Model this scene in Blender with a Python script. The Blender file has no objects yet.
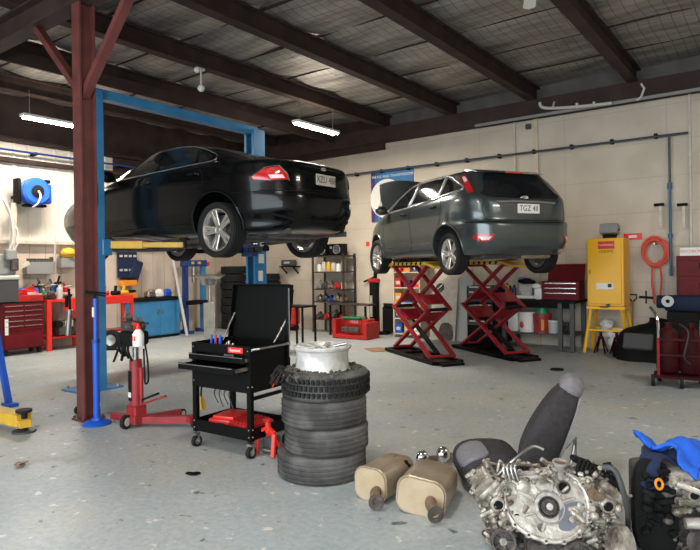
import bpy, bmesh, math, random
from mathutils import Vector, Matrix
from mathutils.bvhtree import BVHTree
random.seed(7)
PI = math.pi
C = bpy.context.scene.collection
H = 1.6; FPX = 595.0; CX = 350.0; CY = 266.0
YAW = math.radians(36.7); ROLL = math.radians(-0.8)
CAMR = Matrix.Rotation(YAW, 3, 'Z') @ Matrix.Rotation(PI/2, 3, 'X') @ Matrix.Rotation(ROLL, 3, 'Z')
EYE = Vector((0, 0, H))
def ray(px, py): return CAMR @ Vector(((px-CX)/FPX, (CY-py)/FPX, -1))
def W(px, py, z=0):
    d = ray(px, py); return EYE + d*((z-H)/d.z)
def WY(px, py, Y):
    d = ray(px, py); return EYE + d*(Y/d.y)
def WX(px, py, X):
    d = ray(px, py); return EYE + d*(X/d.x)
def XF(loc=(0,0,0), rx=0, ry=0, rz=0):
    return Matrix.Translation(loc) @ Matrix.Rotation(math.radians(rz),4,'Z') @ Matrix.Rotation(math.radians(ry),4,'Y') @ Matrix.Rotation(math.radians(rx),4,'X')

# ---------------------------------------------------------------- materials
def mat(name, col, rough=.6, metal=0, col2=None, scale=8, bump=0, bscale=None, spec=.5, coat=0, emit=None, estr=0, rvar=0, contrast=(.35,.65), detail=5):
    m = bpy.data.materials.new(name); m.use_nodes = True
    nt = m.node_tree; b = nt.nodes['Principled BSDF']
    b.inputs['Base Color'].default_value = (*col, 1)
    b.inputs['Roughness'].default_value = rough
    b.inputs['Metallic'].default_value = metal
    b.inputs['Specular IOR Level'].default_value = spec
    b.inputs['Coat Weight'].default_value = coat
    if coat: b.inputs['Coat Roughness'].default_value = .05
    if emit: b.inputs['Emission Color'].default_value = (*emit, 1); b.inputs['Emission Strength'].default_value = estr
    tc = nt.nodes.new('ShaderNodeTexCoord')
    if col2 or rvar:
        n = nt.nodes.new('ShaderNodeTexNoise'); n.inputs['Scale'].default_value = scale; n.inputs['Detail'].default_value = detail
        nt.links.new(tc.outputs['Object'], n.inputs['Vector'])
        if col2:
            r = nt.nodes.new('ShaderNodeValToRGB')
            r.color_ramp.elements[0].position = contrast[0]; r.color_ramp.elements[1].position = contrast[1]
            r.color_ramp.elements[0].color = (*col, 1); r.color_ramp.elements[1].color = (*col2, 1)
            nt.links.new(n.outputs['Fac'], r.inputs['Fac']); nt.links.new(r.outputs['Color'], b.inputs['Base Color'])
        if rvar:
            mr = nt.nodes.new('ShaderNodeMapRange'); mr.inputs['To Min'].default_value = rough-rvar; mr.inputs['To Max'].default_value = rough+rvar
            nt.links.new(n.outputs['Fac'], mr.inputs['Value']); nt.links.new(mr.outputs['Result'], b.inputs['Roughness'])
    if bump:
        n2 = nt.nodes.new('ShaderNodeTexNoise'); n2.inputs['Scale'].default_value = bscale or scale*4; n2.inputs['Detail'].default_value = 6
        nt.links.new(tc.outputs['Object'], n2.inputs['Vector'])
        bp = nt.nodes.new('ShaderNodeBump'); bp.inputs['Strength'].default_value = bump; bp.inputs['Distance'].default_value = .02
        nt.links.new(n2.outputs['Fac'], bp.inputs['Height']); nt.links.new(bp.outputs['Normal'], b.inputs['Normal'])
    return m
MM = {}
def mk(k, *a, **kw): MM[k] = mat(k, *a, **kw)
mk('maroon_steel', (.15,.042,.036), .5, col2=(.10,.028,.025), scale=5, bump=.1)
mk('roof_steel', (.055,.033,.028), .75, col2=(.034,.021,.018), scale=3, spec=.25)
mk('lift_blue', (.03,.19,.42), .4, col2=(.05,.24,.46), scale=4)
mk('stand_blue', (.01,.09,.5), .35)
mk('dark_blue', (.012,.045,.2), .45)
mk('yellow', (.78,.46,.03), .4, col2=(.6,.36,.05), scale=6)
mk('cabinet_yellow', (.95,.50,.008), .35, col2=(.88,.46,.01), scale=2)
mk('dark_maroon', (.06,.006,.008), .6, col2=(.035,.005,.006), scale=5, spec=.15)
mk('navy_metal', (.008,.014,.04), .6, spec=.2)
mk('black', (.003,.003,.003), .42, spec=.14)
mk('matte_black', (.006,.0058,.0055), .75, spec=.2)
mk('black_gloss', (.008,.008,.01), .2)
mk('rubber', (.05,.047,.043), .7, col2=(.17,.16,.148), scale=4.5, bump=.15, bscale=30, contrast=(.4,.75), spec=.3)
mk('rubber_black', (.014,.0135,.013), .75, spec=.25)
mk('chrome', (.8,.8,.8), .18, 1)
mk('steel', (.5,.49,.47), .35, 1, col2=(.32,.3,.28), scale=12)
mk('rim_silver', (.62,.6,.56), .32, .85)
mk('rim_white', (.72,.70,.66), .45, .3, col2=(.5,.48,.44), scale=14)
mk('red', (.5,.018,.015), .38, col2=(.38,.015,.015), scale=6)
mk('bright_red', (.75,.03,.02), .35)
mk('jack_red', (.36,.02,.025), .42, col2=(.22,.02,.02), scale=9)
mk('tool_maroon', (.15,.007,.011), .5, col2=(.11,.006,.009), scale=4, spec=.2)
mk('scissor_red', (.32,.012,.022), .42, col2=(.22,.012,.02), scale=7)
mk('white', (.8,.78,.74), .5)
mk('offwhite', (.62,.57,.48), .5, col2=(.5,.46,.38), scale=9)
mk('cream', (.66,.54,.38), .6, col2=(.58,.48,.35), scale=4)
mk('grey', (.25,.25,.24), .5)
mk('pale_grey', (.48,.48,.46), .5)
mk('dark_grey', (.06,.06,.06), .5)
mk('wood', (.33,.2,.1), .6, col2=(.24,.14,.07), scale=6)
mk('plastic_blue', (.02,.16,.6), .4)
mk('orange', (.8,.28,.02), .5)
mk('green', (.01,.25,.1), .4)
mk('hose_red', (.75,.1,.06), .45)
mk('hose_black', (.02,.02,.02), .5)
mk('glass', (.01,.012,.014), .06, spec=.8)
mk('focus_paint', (.085,.105,.105), .3, .7, coat=.7)
mk('falcon_paint', (.0022,.0028,.003), .22, 0, coat=.3, spec=.2)
mk('tail_red', (.55,.01,.012), .12, coat=1, emit=(.5,.005,.005), estr=.0)
mk('tail_clear', (.8,.7,.66), .15, coat=1)
mk('under', (.03,.03,.032), .7, col2=(.1,.09,.08), scale=6, bump=.5)
mk('exhaust', (.43,.36,.27), .42, .45, col2=(.34,.25,.17), scale=5, rvar=.1, bump=.15, bscale=20)
mk('muffler_face', (.50,.385,.25), .5, .2, col2=(.40,.28,.16), scale=7, bump=.15, bscale=20, contrast=(.4,.8))
mk('rusty', (.17,.1,.06), .65, .4, col2=(.3,.22,.15), scale=14)
mk('alu', (.52,.47,.40), .45, .55, col2=(.11,.085,.065), scale=13, bump=.5, bscale=30, contrast=(.40,.68), detail=8)
mk('alu_bright', (.62,.57,.51), .4, .55, col2=(.15,.115,.085), scale=12, bump=.35, bscale=22, contrast=(.45,.8), detail=8)
mk('iron', (.045,.04,.037), .55, .5, col2=(.12,.1,.085), scale=12, bump=.5, bscale=30)
mk('brass', (.4,.27,.1), .4, .8)
mk('fabric_dark', (.045,.041,.043), .95, spec=.15, col2=(.06,.055,.057), scale=30, bump=.3, bscale=200)
mk('fabric_light', (.20,.185,.2), .95, spec=.15, col2=(.24,.225,.235), scale=30, bump=.3, bscale=200)
mk('seat_back', (.42,.41,.41), .6)
mk('cloth_blue', (.012,.13,.7), .85, col2=(.01,.09,.5), scale=12)
mk('cloth_navy', (.01,.018,.06), .9)
mk('foil', (.30,.28,.26), .42, .75)
mk('poster_blue', (.01,.08,.28), .4, col2=(.02,.2,.42), scale=1.2)
mk('poster_purple', (.06,.02,.14), .4)
mk('lamp', (1,1,1), .5, emit=(1,.96,.9), estr=45)
mk('ink', (.02,.02,.02), .6)
mk('conduit', (.6,.56,.5), .5)
mk('pipe_grey', (.055,.06,.08), .45)
mk('pipe_blue', (.04,.13,.24), .45)

# floor: worn blue-grey paint over concrete, dust patches, chips and oil spots
def floor_mat():
    m = bpy.data.materials.new('painted_concrete'); m.use_nodes = True; nt = m.node_tree; b = nt.nodes['Principled BSDF']
    tc = nt.nodes.new('ShaderNodeTexCoord')
    def noise(s, d=6, ro=.55):
        n = nt.nodes.new('ShaderNodeTexNoise'); n.inputs['Scale'].default_value = s; n.inputs['Detail'].default_value = d; n.inputs['Roughness'].default_value = ro
        nt.links.new(tc.outputs['Object'], n.inputs['Vector']); return n.outputs['Fac']
    def ramp(src, a, c, ca, cb):
        r = nt.nodes.new('ShaderNodeValToRGB'); r.color_ramp.elements[0].position = a; r.color_ramp.elements[1].position = c
        r.color_ramp.elements[0].color = (*ca,1); r.color_ramp.elements[1].color = (*cb,1); nt.links.new(src, r.inputs['Fac']); return r.outputs['Color']
    def mix(f, a, c, typ='MIX'):
        x = nt.nodes.new('ShaderNodeMix'); x.data_type = 'RGBA'; x.blend_type = typ
        if hasattr(f, 'is_linked'): nt.links.new(f, x.inputs[0])
        else: x.inputs[0].default_value = f
        for s, i in ((a,6),(c,7)):
            if isinstance(s, tuple): x.inputs[i].default_value = (*s,1)
            else: nt.links.new(s, x.inputs[i])
        return x.outputs[2]
    base = ramp(noise(.9, 8), .35, .68, (.345,.39,.405), (.42,.45,.45))
    dust = ramp(noise(.55, 9, .65), .46, .66, (0,0,0), (.75,.75,.75))
    base = mix(dust, base, (.47,.43,.37))
    fine = ramp(noise(22, 8, .7), .34, .6, (.80,.80,.80), (1.04,1.04,1.04))
    base = mix(1.0, base, fine, 'MULTIPLY')
    chips = ramp(noise(9, 3, .5), .655, .69, (0,0,0), (1,1,1))
    base = mix(chips, base, (.62,.60,.57))
    spots = ramp(noise(6.3, 4, .6), .64, .69, (0,0,0), (.85,.85,.85))
    base = mix(spots, base, (.07,.065,.06))
    big = ramp(noise(1.7, 5, .6), .63, .78, (0,0,0), (.45,.45,.45))
    base = mix(big, base, (.13,.125,.115))
    nt.links.new(base, b.inputs['Base Color'])
    rr = ramp(noise(1.3, 6), .3, .7, (.36,.36,.36), (.62,.62,.62)); nt.links.new(rr, b.inputs['Roughness'])
    bp = nt.nodes.new('ShaderNodeBump'); bp.inputs['Strength'].default_value = .12; bp.inputs['Distance'].default_value = .01
    nt.links.new(noise(14, 8, .7), bp.inputs['Height']); nt.links.new(bp.outputs['Normal'], b.inputs['Normal'])
    return m
MM['floor'] = floor_mat()
# wall blocks: painted block joints from a brick texture; plane chosen by axes
MM['iron'].node_tree.nodes['Principled BSDF'].inputs['Metallic'].default_value = .2
def wall_mat(name, c1, c2, mortar, axes, scale=1.0, bw=.4, bh=.2, offs=.5, msize=.006, strength=.25):
    m = bpy.data.materials.new(name); m.use_nodes = True; nt = m.node_tree; b = nt.nodes['Principled BSDF']; b.inputs['Roughness'].default_value = .65
    tc = nt.nodes.new('ShaderNodeTexCoord'); sp = nt.nodes.new('ShaderNodeSeparateXYZ'); cb = nt.nodes.new('ShaderNodeCombineXYZ')
    nt.links.new(tc.outputs['Object'], sp.inputs[0])
    nt.links.new(sp.outputs[axes[0]], cb.inputs[0]); nt.links.new(sp.outputs[axes[1]], cb.inputs[1])
    br = nt.nodes.new('ShaderNodeTexBrick'); br.inputs['Scale'].default_value = scale
    br.inputs['Brick Width'].default_value = bw; br.inputs['Row Height'].default_value = bh; br.inputs['Mortar Size'].default_value = msize
    br.offset = offs
    br.inputs['Color1'].default_value = (*c1,1); br.inputs['Color2'].default_value = (*c2,1); br.inputs['Mortar'].default_value = (*mortar,1)
    nt.links.new(cb.outputs[0], br.inputs['Vector'])
    n = nt.nodes.new('ShaderNodeTexNoise'); n.inputs['Scale'].default_value = 1.3; n.inputs['Detail'].default_value = 8; nt.links.new(tc.outputs['Object'], n.inputs['Vector'])
    r = nt.nodes.new('ShaderNodeValToRGB'); r.color_ramp.elements[0].position = .3; r.color_ramp.elements[1].position = .65
    r.color_ramp.elements[0].color = (.82,.80,.78,1); r.color_ramp.elements[1].color = (1,1,1,1); nt.links.new(n.outputs['Fac'], r.inputs['Fac'])
    x = nt.nodes.new('ShaderNodeMix'); x.data_type = 'RGBA'; x.blend_type = 'MULTIPLY'; x.inputs[0].default_value = 1
    nt.links.new(br.outputs['Color'], x.inputs[6]); nt.links.new(r.outputs['Color'], x.inputs[7]); nt.links.new(x.outputs[2], b.inputs['Base Color'])
    bp = nt.nodes.new('ShaderNodeBump'); bp.invert = True; bp.inputs['Strength'].default_value = strength; bp.inputs['Distance'].default_value = .01
    nt.links.new(br.outputs['Fac'], bp.inputs['Height']); nt.links.new(bp.outputs['Normal'], b.inputs['Normal'])
    return m
MM['block'] = wall_mat('painted_panel_wall', (.64,.56,.455), (.63,.555,.45), (.55,.48,.39), (0,2), bw=1.75, bh=.62, offs=0, msize=.008)
MM['blockB'] = wall_mat('painted_board_wall', (.66,.55,.45), (.62,.51,.42), (.34,.27,.22), (1,2), bw=.32, bh=3.0, offs=0, msize=.006)
def foil_mat():
    m = bpy.data.materials.new('roof_foil'); m.use_nodes = True; nt = m.node_tree; b = nt.nodes['Principled BSDF']
    b.inputs['Metallic'].default_value = .55
    tc = nt.nodes.new('ShaderNodeTexCoord'); n = nt.nodes.new('ShaderNodeTexNoise'); n.inputs['Scale'].default_value = 1.0; n.inputs['Detail'].default_value = 8; n.inputs['Roughness'].default_value = .65
    mp = nt.nodes.new('ShaderNodeMapping'); mp.inputs['Scale'].default_value = (.6,2.6,1); nt.links.new(tc.outputs['Object'], mp.inputs[0]); nt.links.new(mp.outputs[0], n.inputs['Vector'])
    r = nt.nodes.new('ShaderNodeValToRGB'); r.color_ramp.elements[0].position = .33; r.color_ramp.elements[1].position = .68
    r.color_ramp.elements[0].color = (.20,.185,.165,1); r.color_ramp.elements[1].color = (.56,.53,.49,1); nt.links.new(n.outputs['Fac'], r.inputs['Fac'])
    # square safety mesh printed over the foil
    br = nt.nodes.new('ShaderNodeTexBrick'); br.offset = 0; br.inputs['Brick Width'].default_value = .15; br.inputs['Row Height'].default_value = .3; br.inputs['Mortar Size'].default_value = .006; br.inputs['Scale'].default_value = 1
    br.inputs['Color1'].default_value = (1,1,1,1); br.inputs['Color2'].default_value = (.92,.92,.92,1); br.inputs['Mortar'].default_value = (.42,.4,.38,1); nt.links.new(tc.outputs['Object'], br.inputs['Vector'])
    x = nt.nodes.new('ShaderNodeMix'); x.data_type = 'RGBA'; x.blend_type = 'MULTIPLY'; x.inputs[0].default_value = 1
    nt.links.new(r.outputs['Color'], x.inputs[6]); nt.links.new(br.outputs['Color'], x.inputs[7]); nt.links.new(x.outputs[2], b.inputs['Base Color'])
    b.inputs['Roughness'].default_value = .5
    n2 = nt.nodes.new('ShaderNodeTexNoise'); n2.inputs['Scale'].default_value = 1.4; n2.inputs['Detail'].default_value = 7; nt.links.new(mp.outputs[0], n2.inputs['Vector'])
    bp = nt.nodes.new('ShaderNodeBump'); bp.inputs['Strength'].default_value = .8; bp.inputs['Distance'].default_value = .08
    nt.links.new(n2.outputs['Fac'], bp.inputs['Height']); nt.links.new(bp.outputs['Normal'], b.inputs['Normal'])
    return m
MM['rooffoil'] = foil_mat()

# ---------------------------------------------------------------- mesh kit
class M:
    def __init__(s, x=None): s.bm = bmesh.new(); s.x = x or Matrix()
    def add(s, vs, fs):
        v = [s.bm.verts.new(s.x @ Vector(p)) for p in vs]
        for f in fs:
            try: s.bm.faces.new([v[i] for i in f])
            except ValueError: pass
        return s
    def merge(s, t, m=None):
        m = s.x @ (m or Matrix()); d = {}
        for v in t.verts: d[v] = s.bm.verts.new(m @ v.co)
        for f in t.faces: s.bm.faces.new([d[v] for v in f.verts])
        t.free(); return s
    def box(s, c, z, bev=0, m=None, seg=1):
        t = bmesh.new(); bmesh.ops.create_cube(t, size=1)
        for v in t.verts: v.co = Vector((v.co.x*z[0], v.co.y*z[1], v.co.z*z[2]))
        if bev: bmesh.ops.bevel(t, geom=t.edges[:], offset=min(bev, min(z)*.45), segments=seg, affect='EDGES', profile=.5)
        mm = Matrix.Translation(c) @ (m or Matrix())
        return s.merge(t, mm)
    def span(s, a, b, bev=0):      # box from min corner to max corner
        a = Vector(a); b = Vector(b); return s.box((a+b)/2, (abs(b.x-a.x), abs(b.y-a.y), abs(b.z-a.z)), bev)
    def bar(s, p, q, w, h=None, up=(0,0,1), bev=0):   # rectangular bar between two points
        p = Vector(p); q = Vector(q); d = q-p; L = d.length; x = d.normalized(); u = Vector(up)
        y = u.cross(x)
        if y.length < 1e-4: y = Vector((0,1,0)).cross(x)
        y.normalize(); z = x.cross(y)
        m = Matrix(((x.x,y.x,z.x),(x.y,y.y,z.y),(x.z,y.z,z.z))).to_4x4()
        return s.box((p+q)/2, (L, w, h or w), bev, m)
    def tube(s, pts, r, n=8, cap=True, closed=False):
        pts = [Vector(p) for p in pts]; k = len(pts); rs = r if isinstance(r, (list, tuple)) else [r]*k
        vs = []; up = None
        for i, p in enumerate(pts):
            if closed: t = pts[(i+1) % k]-pts[i-1]
            else: t = pts[min(i+1, k-1)]-pts[max(i-1, 0)]
            t.normalize()
            if up is None: up = t.orthogonal().normalized()
            else:
                up = (up - t*up.dot(t))
                up = up.normalized() if up.length > 1e-5 else t.orthogonal().normalized()
            w = t.cross(up)
            for j in range(n):
                a = 2*PI*j/n; vs.append(p + (up*math.cos(a)+w*math.sin(a))*rs[i])
        fs = []
        for i in range(k if closed else k-1):
            for j in range(n):
                a = i*n+j; b = i*n+(j+1) % n; i2 = (i+1) % k
                fs.append((a, b, i2*n+(j+1) % n, i2*n+j))
        if cap and not closed: fs += [tuple(range(n))[::-1], tuple((k-1)*n+j for j in range(n))]
        return s.add(vs, fs)
    def cyl(s, p, q, r, r2=None, n=16): return s.tube([p, q], [r, r if r2 is None else r2], n)
    def lathe(s, prof, n=32, m=None, closed=False, a0=0, a1=2*PI):
        k = len(prof); vs = []; full = abs(a1-a0-2*PI) < 1e-6; nn = n if full else n+1
        m = m or Matrix()
        for j in range(nn):
            a = a0+(a1-a0)*j/n; vs += [m @ Vector((r*math.cos(a), r*math.sin(a), z)) for r, z in prof]
        fs = []
        for j in range(n):
            j2 = (j+1) % nn
            for i in range(k if closed else k-1):
                i2 = (i+1) % k; fs.append((j*k+i, j2*k+i, j2*k+i2, j*k+i2))
        s.add(vs, fs)
        return s
    def prism(s, poly, z0, z1, m=None, bev=0):
        t = bmesh.new(); k = len(poly)
        lo = [t.verts.new((x, y, z0)) for x, y in poly]; hi = [t.verts.new((x, y, z1)) for x, y in poly]
        t.faces.new(lo[::-1]); top = t.faces.new(hi)
        for i in range(k): t.faces.new((lo[i], lo[(i+1) % k], hi[(i+1) % k], hi[i]))
        if bev: bmesh.ops.bevel(t, geom=t.edges[:], offset=bev, segments=2, affect='EDGES', profile=.5)
        return s.merge(t, m)
    def ball(s, c, r, n=16, m=None):
        t = bmesh.new(); bmesh.ops.create_uvsphere(t, u_segments=n, v_segments=max(6, n*2//3), radius=1)
        r = r if isinstance(r, (tuple, list)) else (r, r, r)
        for v in t.verts: v.co = Vector((v.co.x*r[0], v.co.y*r[1], v.co.z*r[2]))
        return s.merge(t, Matrix.Translation(c) @ (m or Matrix()))
    def torus(s, R, r, m=None, n=32, k=10):
        return s.lathe([(R+r*math.cos(2*PI*i/k), r*math.sin(2*PI*i/k)) for i in range(k)], n, m, closed=True)
    def build(s, name, mt, parent=None, smooth=35, sub=0, weld=False, recalc=True):
        if weld: bmesh.ops.remove_doubles(s.bm, verts=s.bm.verts[:], dist=1e-5)
        if recalc: bmesh.ops.recalc_face_normals(s.bm, faces=s.bm.faces[:])
        me = bpy.data.meshes.new(name); s.bm.to_mesh(me); s.bm.free()
        me.materials.append(MM[mt] if isinstance(mt, str) else mt)
        if smooth:
            for p in me.polygons: p.use_smooth = True
            me.set_sharp_from_angle(angle=math.radians(smooth))
        o = bpy.data.objects.new(name, me); C.objects.link(o)
        if sub:
            md = o.modifiers.new('s', 'SUBSURF'); md.levels = sub; md.render_levels = sub
        if parent is not None: o.parent = parent
        return o
def tag(o, label, cat, group=None, kind=None):
    o['label'] = label; o['category'] = cat
    if group: o['group'] = group
    if kind: o['kind'] = kind
    return o
def thing(name, label, cat, loc=(0,0,0), rz=0, group=None):
    o = bpy.data.objects.new(name, None); C.objects.link(o); o.location = loc; o.rotation_euler = (0,0,math.radians(rz)); o.empty_display_size = .1
    return tag(o, label, cat, group)
FONTS = []
def struct(o): o['kind'] = 'structure'; return o
def dup(root, loc, rz=None, label=None, group=None, rot=None):
    r = root.copy(); C.objects.link(r); r.location = loc
    if rz is not None: r.rotation_euler = (0,0,math.radians(rz))
    if rot is not None: r.rotation_euler = rot
    if label: r['label'] = label
    if group: r['group'] = group
    for ch in list(root.children):
        c = ch.copy(); C.objects.link(c); c.parent = r
        for g in list(ch.children):
            d = g.copy(); C.objects.link(d); d.parent = c
    return r
def text(s, size, m, mt, parent, name='lettering', ext=.001, ax='CENTER', sx=1):
    c = bpy.data.curves.new(name, 'FONT'); c.body = s; c.size = size; c.extrude = ext; c.align_x = ax; c.align_y = 'CENTER'; c.materials.append(MM[mt])
    o = bpy.data.objects.new(name, c); C.objects.link(o); FONTS.append(o); o.parent = parent
    o.matrix_local = m @ Matrix.Scale(sx, 4, (1,0,0)); return o
FACE_Y = XF(rx=90)             # text readable from -Y
def rrect(w, h, r, n=4, cx=0, cy=0):
    pts = []
    for (sx, sy, a0) in ((1,1,0), (-1,1,90), (-1,-1,180), (1,-1,270)):
        for i in range(n+1):
            a = math.radians(a0+90*i/n); pts.append((cx+sx*(w/2-r)+r*math.cos(a), cy+sy*(h/2-r)+r*math.sin(a)))
    return pts
def cr(pts, n=8, closed=False):    # Catmull-Rom through tuples
    out = []; k = len(pts)
    for i in range(k if closed else k-1):
        if closed: p = [pts[(i-1) % k], pts[i], pts[(i+1) % k], pts[(i+2) % k]]
        else: p = [pts[max(i-1,0)], pts[i], pts[i+1], pts[min(i+2,k-1)]]
        for j in range(n):
            t = j/n
            out.append(tuple(.5*((2*b)+(-a+c)*t+(2*a-5*b+4*c-d)*t*t+(-a+3*b-3*c+d)*t**3) for a,b,c,d in zip(*p)))
    if not closed: out.append(tuple(pts[-1]))
    return out
DAY = 620; EXPO = 0.28
# ---------------------------------------------------------------- the room
mk('grey_soffit', (.13,.12,.11), .8, col2=(.09,.08,.075), scale=3)
YA = 11.65; XB = -12.35; XR = 4.2; YF = -2.6; ZT = 5.12
struct(M().span((XB-.2,YF-.2,-.2), (XR+.2,YA+.2,0)).build('floor', 'floor'))
b = M()
nx, ny = 60, 110
vs = []; fs = []
for j in range(ny+1):
    y = YF+(YA-YF)*j/ny
    for i in range(nx+1):
        x = XB+(XR-XB)*i/nx
        sag = -.07*abs(math.sin(PI*(y-YF)/1.2))**.6 - .012*math.sin(3.1*x+y*1.7) - .01*math.sin(7*y+2*x)
        vs.append((x, y, ZT+sag))
for j in range(ny):
    for i in range(nx): a = j*(nx+1)+i; fs.append((a, a+nx+1, a+nx+2, a+1))
b.add(vs, fs); struct(b.build('ceiling', 'rooffoil', smooth=60, recalc=False))
struct(M().span((XB-.2,YF-.2,ZT+.12), (XR+.2,YA+.2,ZT+.16)).build('roof', 'grey'))
struct(M().span((XB-.2,YA,0), (XR+.2,YA+.2,5.2)).build('wall_back', 'block'))
struct(M().span((XB-.2,YF-.2,0), (XB,YA+.2,5.2)).build('wall_left', 'blockB'))
struct(M().span((XR,YF-.2,0), (XR+.2,YA+.2,5.2)).build('wall_right', 'block'))
w = M(); w.span((XB-.2,YF-.2,0), (-7.0,YF,5.2)); w.span((-7.0,YF-.2,4.3), (3.6,YF,5.2)); w.span((3.6,YF-.2,0), (XR+.2,YF,5.2)); struct(w.build('wall_front', 'block'))
# upper metal cladding of the left wall, ribbed, over a ledge
w = M(); y = YF; 
prof = []
while y < YA-.25:
    prof += [(y, .03), (y+.19, .03), (y+.21, .055), (y+.25, .055), (y+.27, .03)]; y += .28
vs = []; fs = []
for (yy, d) in prof: vs += [(XB+d, yy, 2.2), (XB+d, yy, 4.28)]
for i in range(len(prof)-1): a = 2*i; fs.append((a, a+1, a+3, a+2))
w.add(vs, fs); struct(w.build('trim_1', mat('cladding', (.80,.72,.62), .5, col2=(.74,.66,.56), scale=2), smooth=0))
struct(M().span((XB,YF,2.13), (XB+.14,YA-.05,2.2)).build('trim_2', 'offwhite'))
for i, z in enumerate((4.12, 3.72)): struct(M().span((XB,YF,z), (XB+.2,YA-.1,z+.08)).build('trim_%d' % (3+i), 'roof_steel'))
struct(M().span((XB,YF,4.22), (XB+.06,YA-.05,5.1)).build('trim_9', 'roof_steel'))
struct(M().span((XB,YA-.06,4.3), (-7.6,YA,5.1)).build('trim_10', 'roof_steel')); struct(M().span((-7.6,YA-.05,4.45), (XR,YA,5.1)).build('trim_12', 'grey_soffit'))
struct(M().span((XB,7.6,3.0), (XB+.07,YA-.05,4.25)).build('trim_11', 'roof_steel'))  # added dark panel, darkens the upper wall behind the sedan
# pilasters, panel joints and eaves band on the back wall
for i, (px, wd) in enumerate(((537,.09), (516,.035), (691,.035))):
    X = WY(px, 200, YA).x; struct(M().span((X-wd/2,YA-.04,0), (X+wd/2,YA,4.45)).build('trim_%d' % (5+i), 'cream' if i == 0 else 'offwhite'))
struct(M().span((XB,YA-.32,4.45), (XR,YA,4.76)).build('eaves_beam', 'roof_steel'))
struct(M().span((-5.2,YA-.34,4.41), (XR,YA-.30,4.46)).build('trim_8', 'grey'))
# roof steelwork: beams running to the back wall, one crossing them over the column
def ibeam(p, q, wd, ht, name):
    b = M(); p = Vector(p); q = Vector(q); u = Vector((0,0,1))
    b.bar(p+u*(ht/2-.012), q+u*(ht/2-.012), wd, .024); b.bar(p-u*(ht/2-.012), q-u*(ht/2-.012), wd, .024); b.bar(p, q, .02, ht-.03)
    return struct(b.build(name, 'roof_steel', smooth=0))
for X in (-11.0, -9.2, -7.45, -5.75, -4.02, -2.22, -.3, 1.7, 3.6):
    ibeam((X,YF,4.89), (X,YA-.05,4.89), .17, .28, 'roof_beam')
for k in range(12):       # purlin lines lying over the beams
    y = YF + 1.2*k + .02
    b = M(); b.span((XB, y-.014, ZT-.03), (XR, y+.014, ZT+.03)); struct(b.build('purlin', 'roof_steel', smooth=0))
ibeam((XB,3.43,4.59), (XR,3.43,4.59), .2, .3, 'cross_beam')
struct(M().span((-8.9,YF,4.56),(-8.86,YA-.3,4.75)).build('girder_rail', 'roof_steel'))
COL = Vector((-6.08, 3.43, 0))
b = M(); x, y = COL.x, COL.y
for sy in (-1,1): b.box((x, y+sy*.08, 2.22), (.15,.02,4.44))
b.box((x, y, 2.22), (.02,.16,4.44)); b.box((x,y,.01), (.22,.26,.02))
for sx in (-1,1):
    for sy in (-1,1): b.cyl((x+sx*.09,y+sy*.11,.02), (x+sx*.09,y+sy*.11,.045), .014, n=6)
c = tag(struct(b.build('steel_column', 'maroon_steel', smooth=0)), 'maroon steel column standing on the floor in front of the blue post', 'column')
for s in (-1,1):
    M().bar((x, y, 3.45), (x+s*1.0, y, 4.44), .09, .07).build('brace', 'maroon_steel', c, smooth=0)
# pipes on the walls
b = M(); zp = 3.78; Yp = YA-.12; x1 = WY(688,137,Yp).x
b.tube([(XB+.1,Yp,zp+.04), (x1,Yp,zp)], .022, 8)
xv = WY(670,200,Yp).x
t = thing('air_pipe', 'dark air line running along the back wall with drop on right', 'pipe'); b.build('main_pipe', 'pipe_grey', t)
M().cyl((xv,Yp,zp), (xv,Yp,2.95), .02).tube([(xv,Yp,3.0),(xv,Yp,2.5)], .022).build('drop_pipe', 'pipe_grey', t)
b = M().cyl((xv,Yp,2.9), (xv,Yp,1.35), .024); b.cyl((xv,Yp,2.85),(xv,Yp,2.95),.04); b.cyl((xv,Yp,2.0),(xv,Yp,2.08),.04); b.build('drop_hose', 'pipe_blue', t)
for k in range(16):
    X = x1-.5-k*.72
    M().box((X,YA-.06,zp+.02), (.05,.12,.08)).build('bracket', 'matte_black', t)
b = M().tube([(XB+.26,YF+1,3.93),(XB+.26,YA-.4,3.93)], .022)
t = thing('blue_air_line', 'thin blue air line along the cladding above hose reel', 'pipe'); b.build('pipe_run', 'dark_blue', t)
for k in range(10): M().box((XB+.13, 2+k*.95, 3.93), (.26,.05,.06)).build('bracket', 'matte_black', t)
# ---- fluorescent battens
def batten(loc, label, group=None, power=130):
    t = thing('fluorescent_light', label, 'light', loc, 0, group)
    M().box((0,0,.045), (.16,1.28,.05), .01).build('housing', 'white', t)
    for s in (-1,1):
        M().cyl((s*.045,-.6,0), (s*.045,.6,0), .014, n=10).build('tube', 'lamp', t)
        M().cyl((0,s*.5,.07),(0,s*.5,4.75-loc[2]), .006, n=6).build('hanger', 'steel', t)
    L = bpy.data.lights.new('lamp_glow', 'AREA'); L.shape = 'RECTANGLE'; L.size = .15; L.size_y = 1.2; L.energy = power; L.color = (1,.91,.78)
    o = bpy.data.objects.new('lamp_glow', L); C.objects.link(o); o.parent = t; o.location = (0,0,-.03)
    # light the tubes throw upwards past the housing
    L2 = bpy.data.lights.new('lamp_upglow', 'AREA'); L2.shape = 'RECTANGLE'; L2.size = .1; L2.size_y = 1.2; L2.energy = power*.05; L2.specular_factor = 0; L2.color = (1,.9,.76)
    o = bpy.data.objects.new('lamp_upglow', L2); C.objects.link(o); o.parent = t; o.location = (0,0,.08); o.rotation_euler = (PI,0,0)
    return t
batten((-10.65,5.5,4.25), 'glowing fluorescent light left of the maroon column', power=150)
batten((-7.35,8.85,4.25), 'glowing fluorescent light above the raised black car boot', power=170)
batten((-2.2,2.0,4.5), 'added unseen fluorescent light above the tool cart', power=60)  # unseen batten added out of view as extra room light
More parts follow.
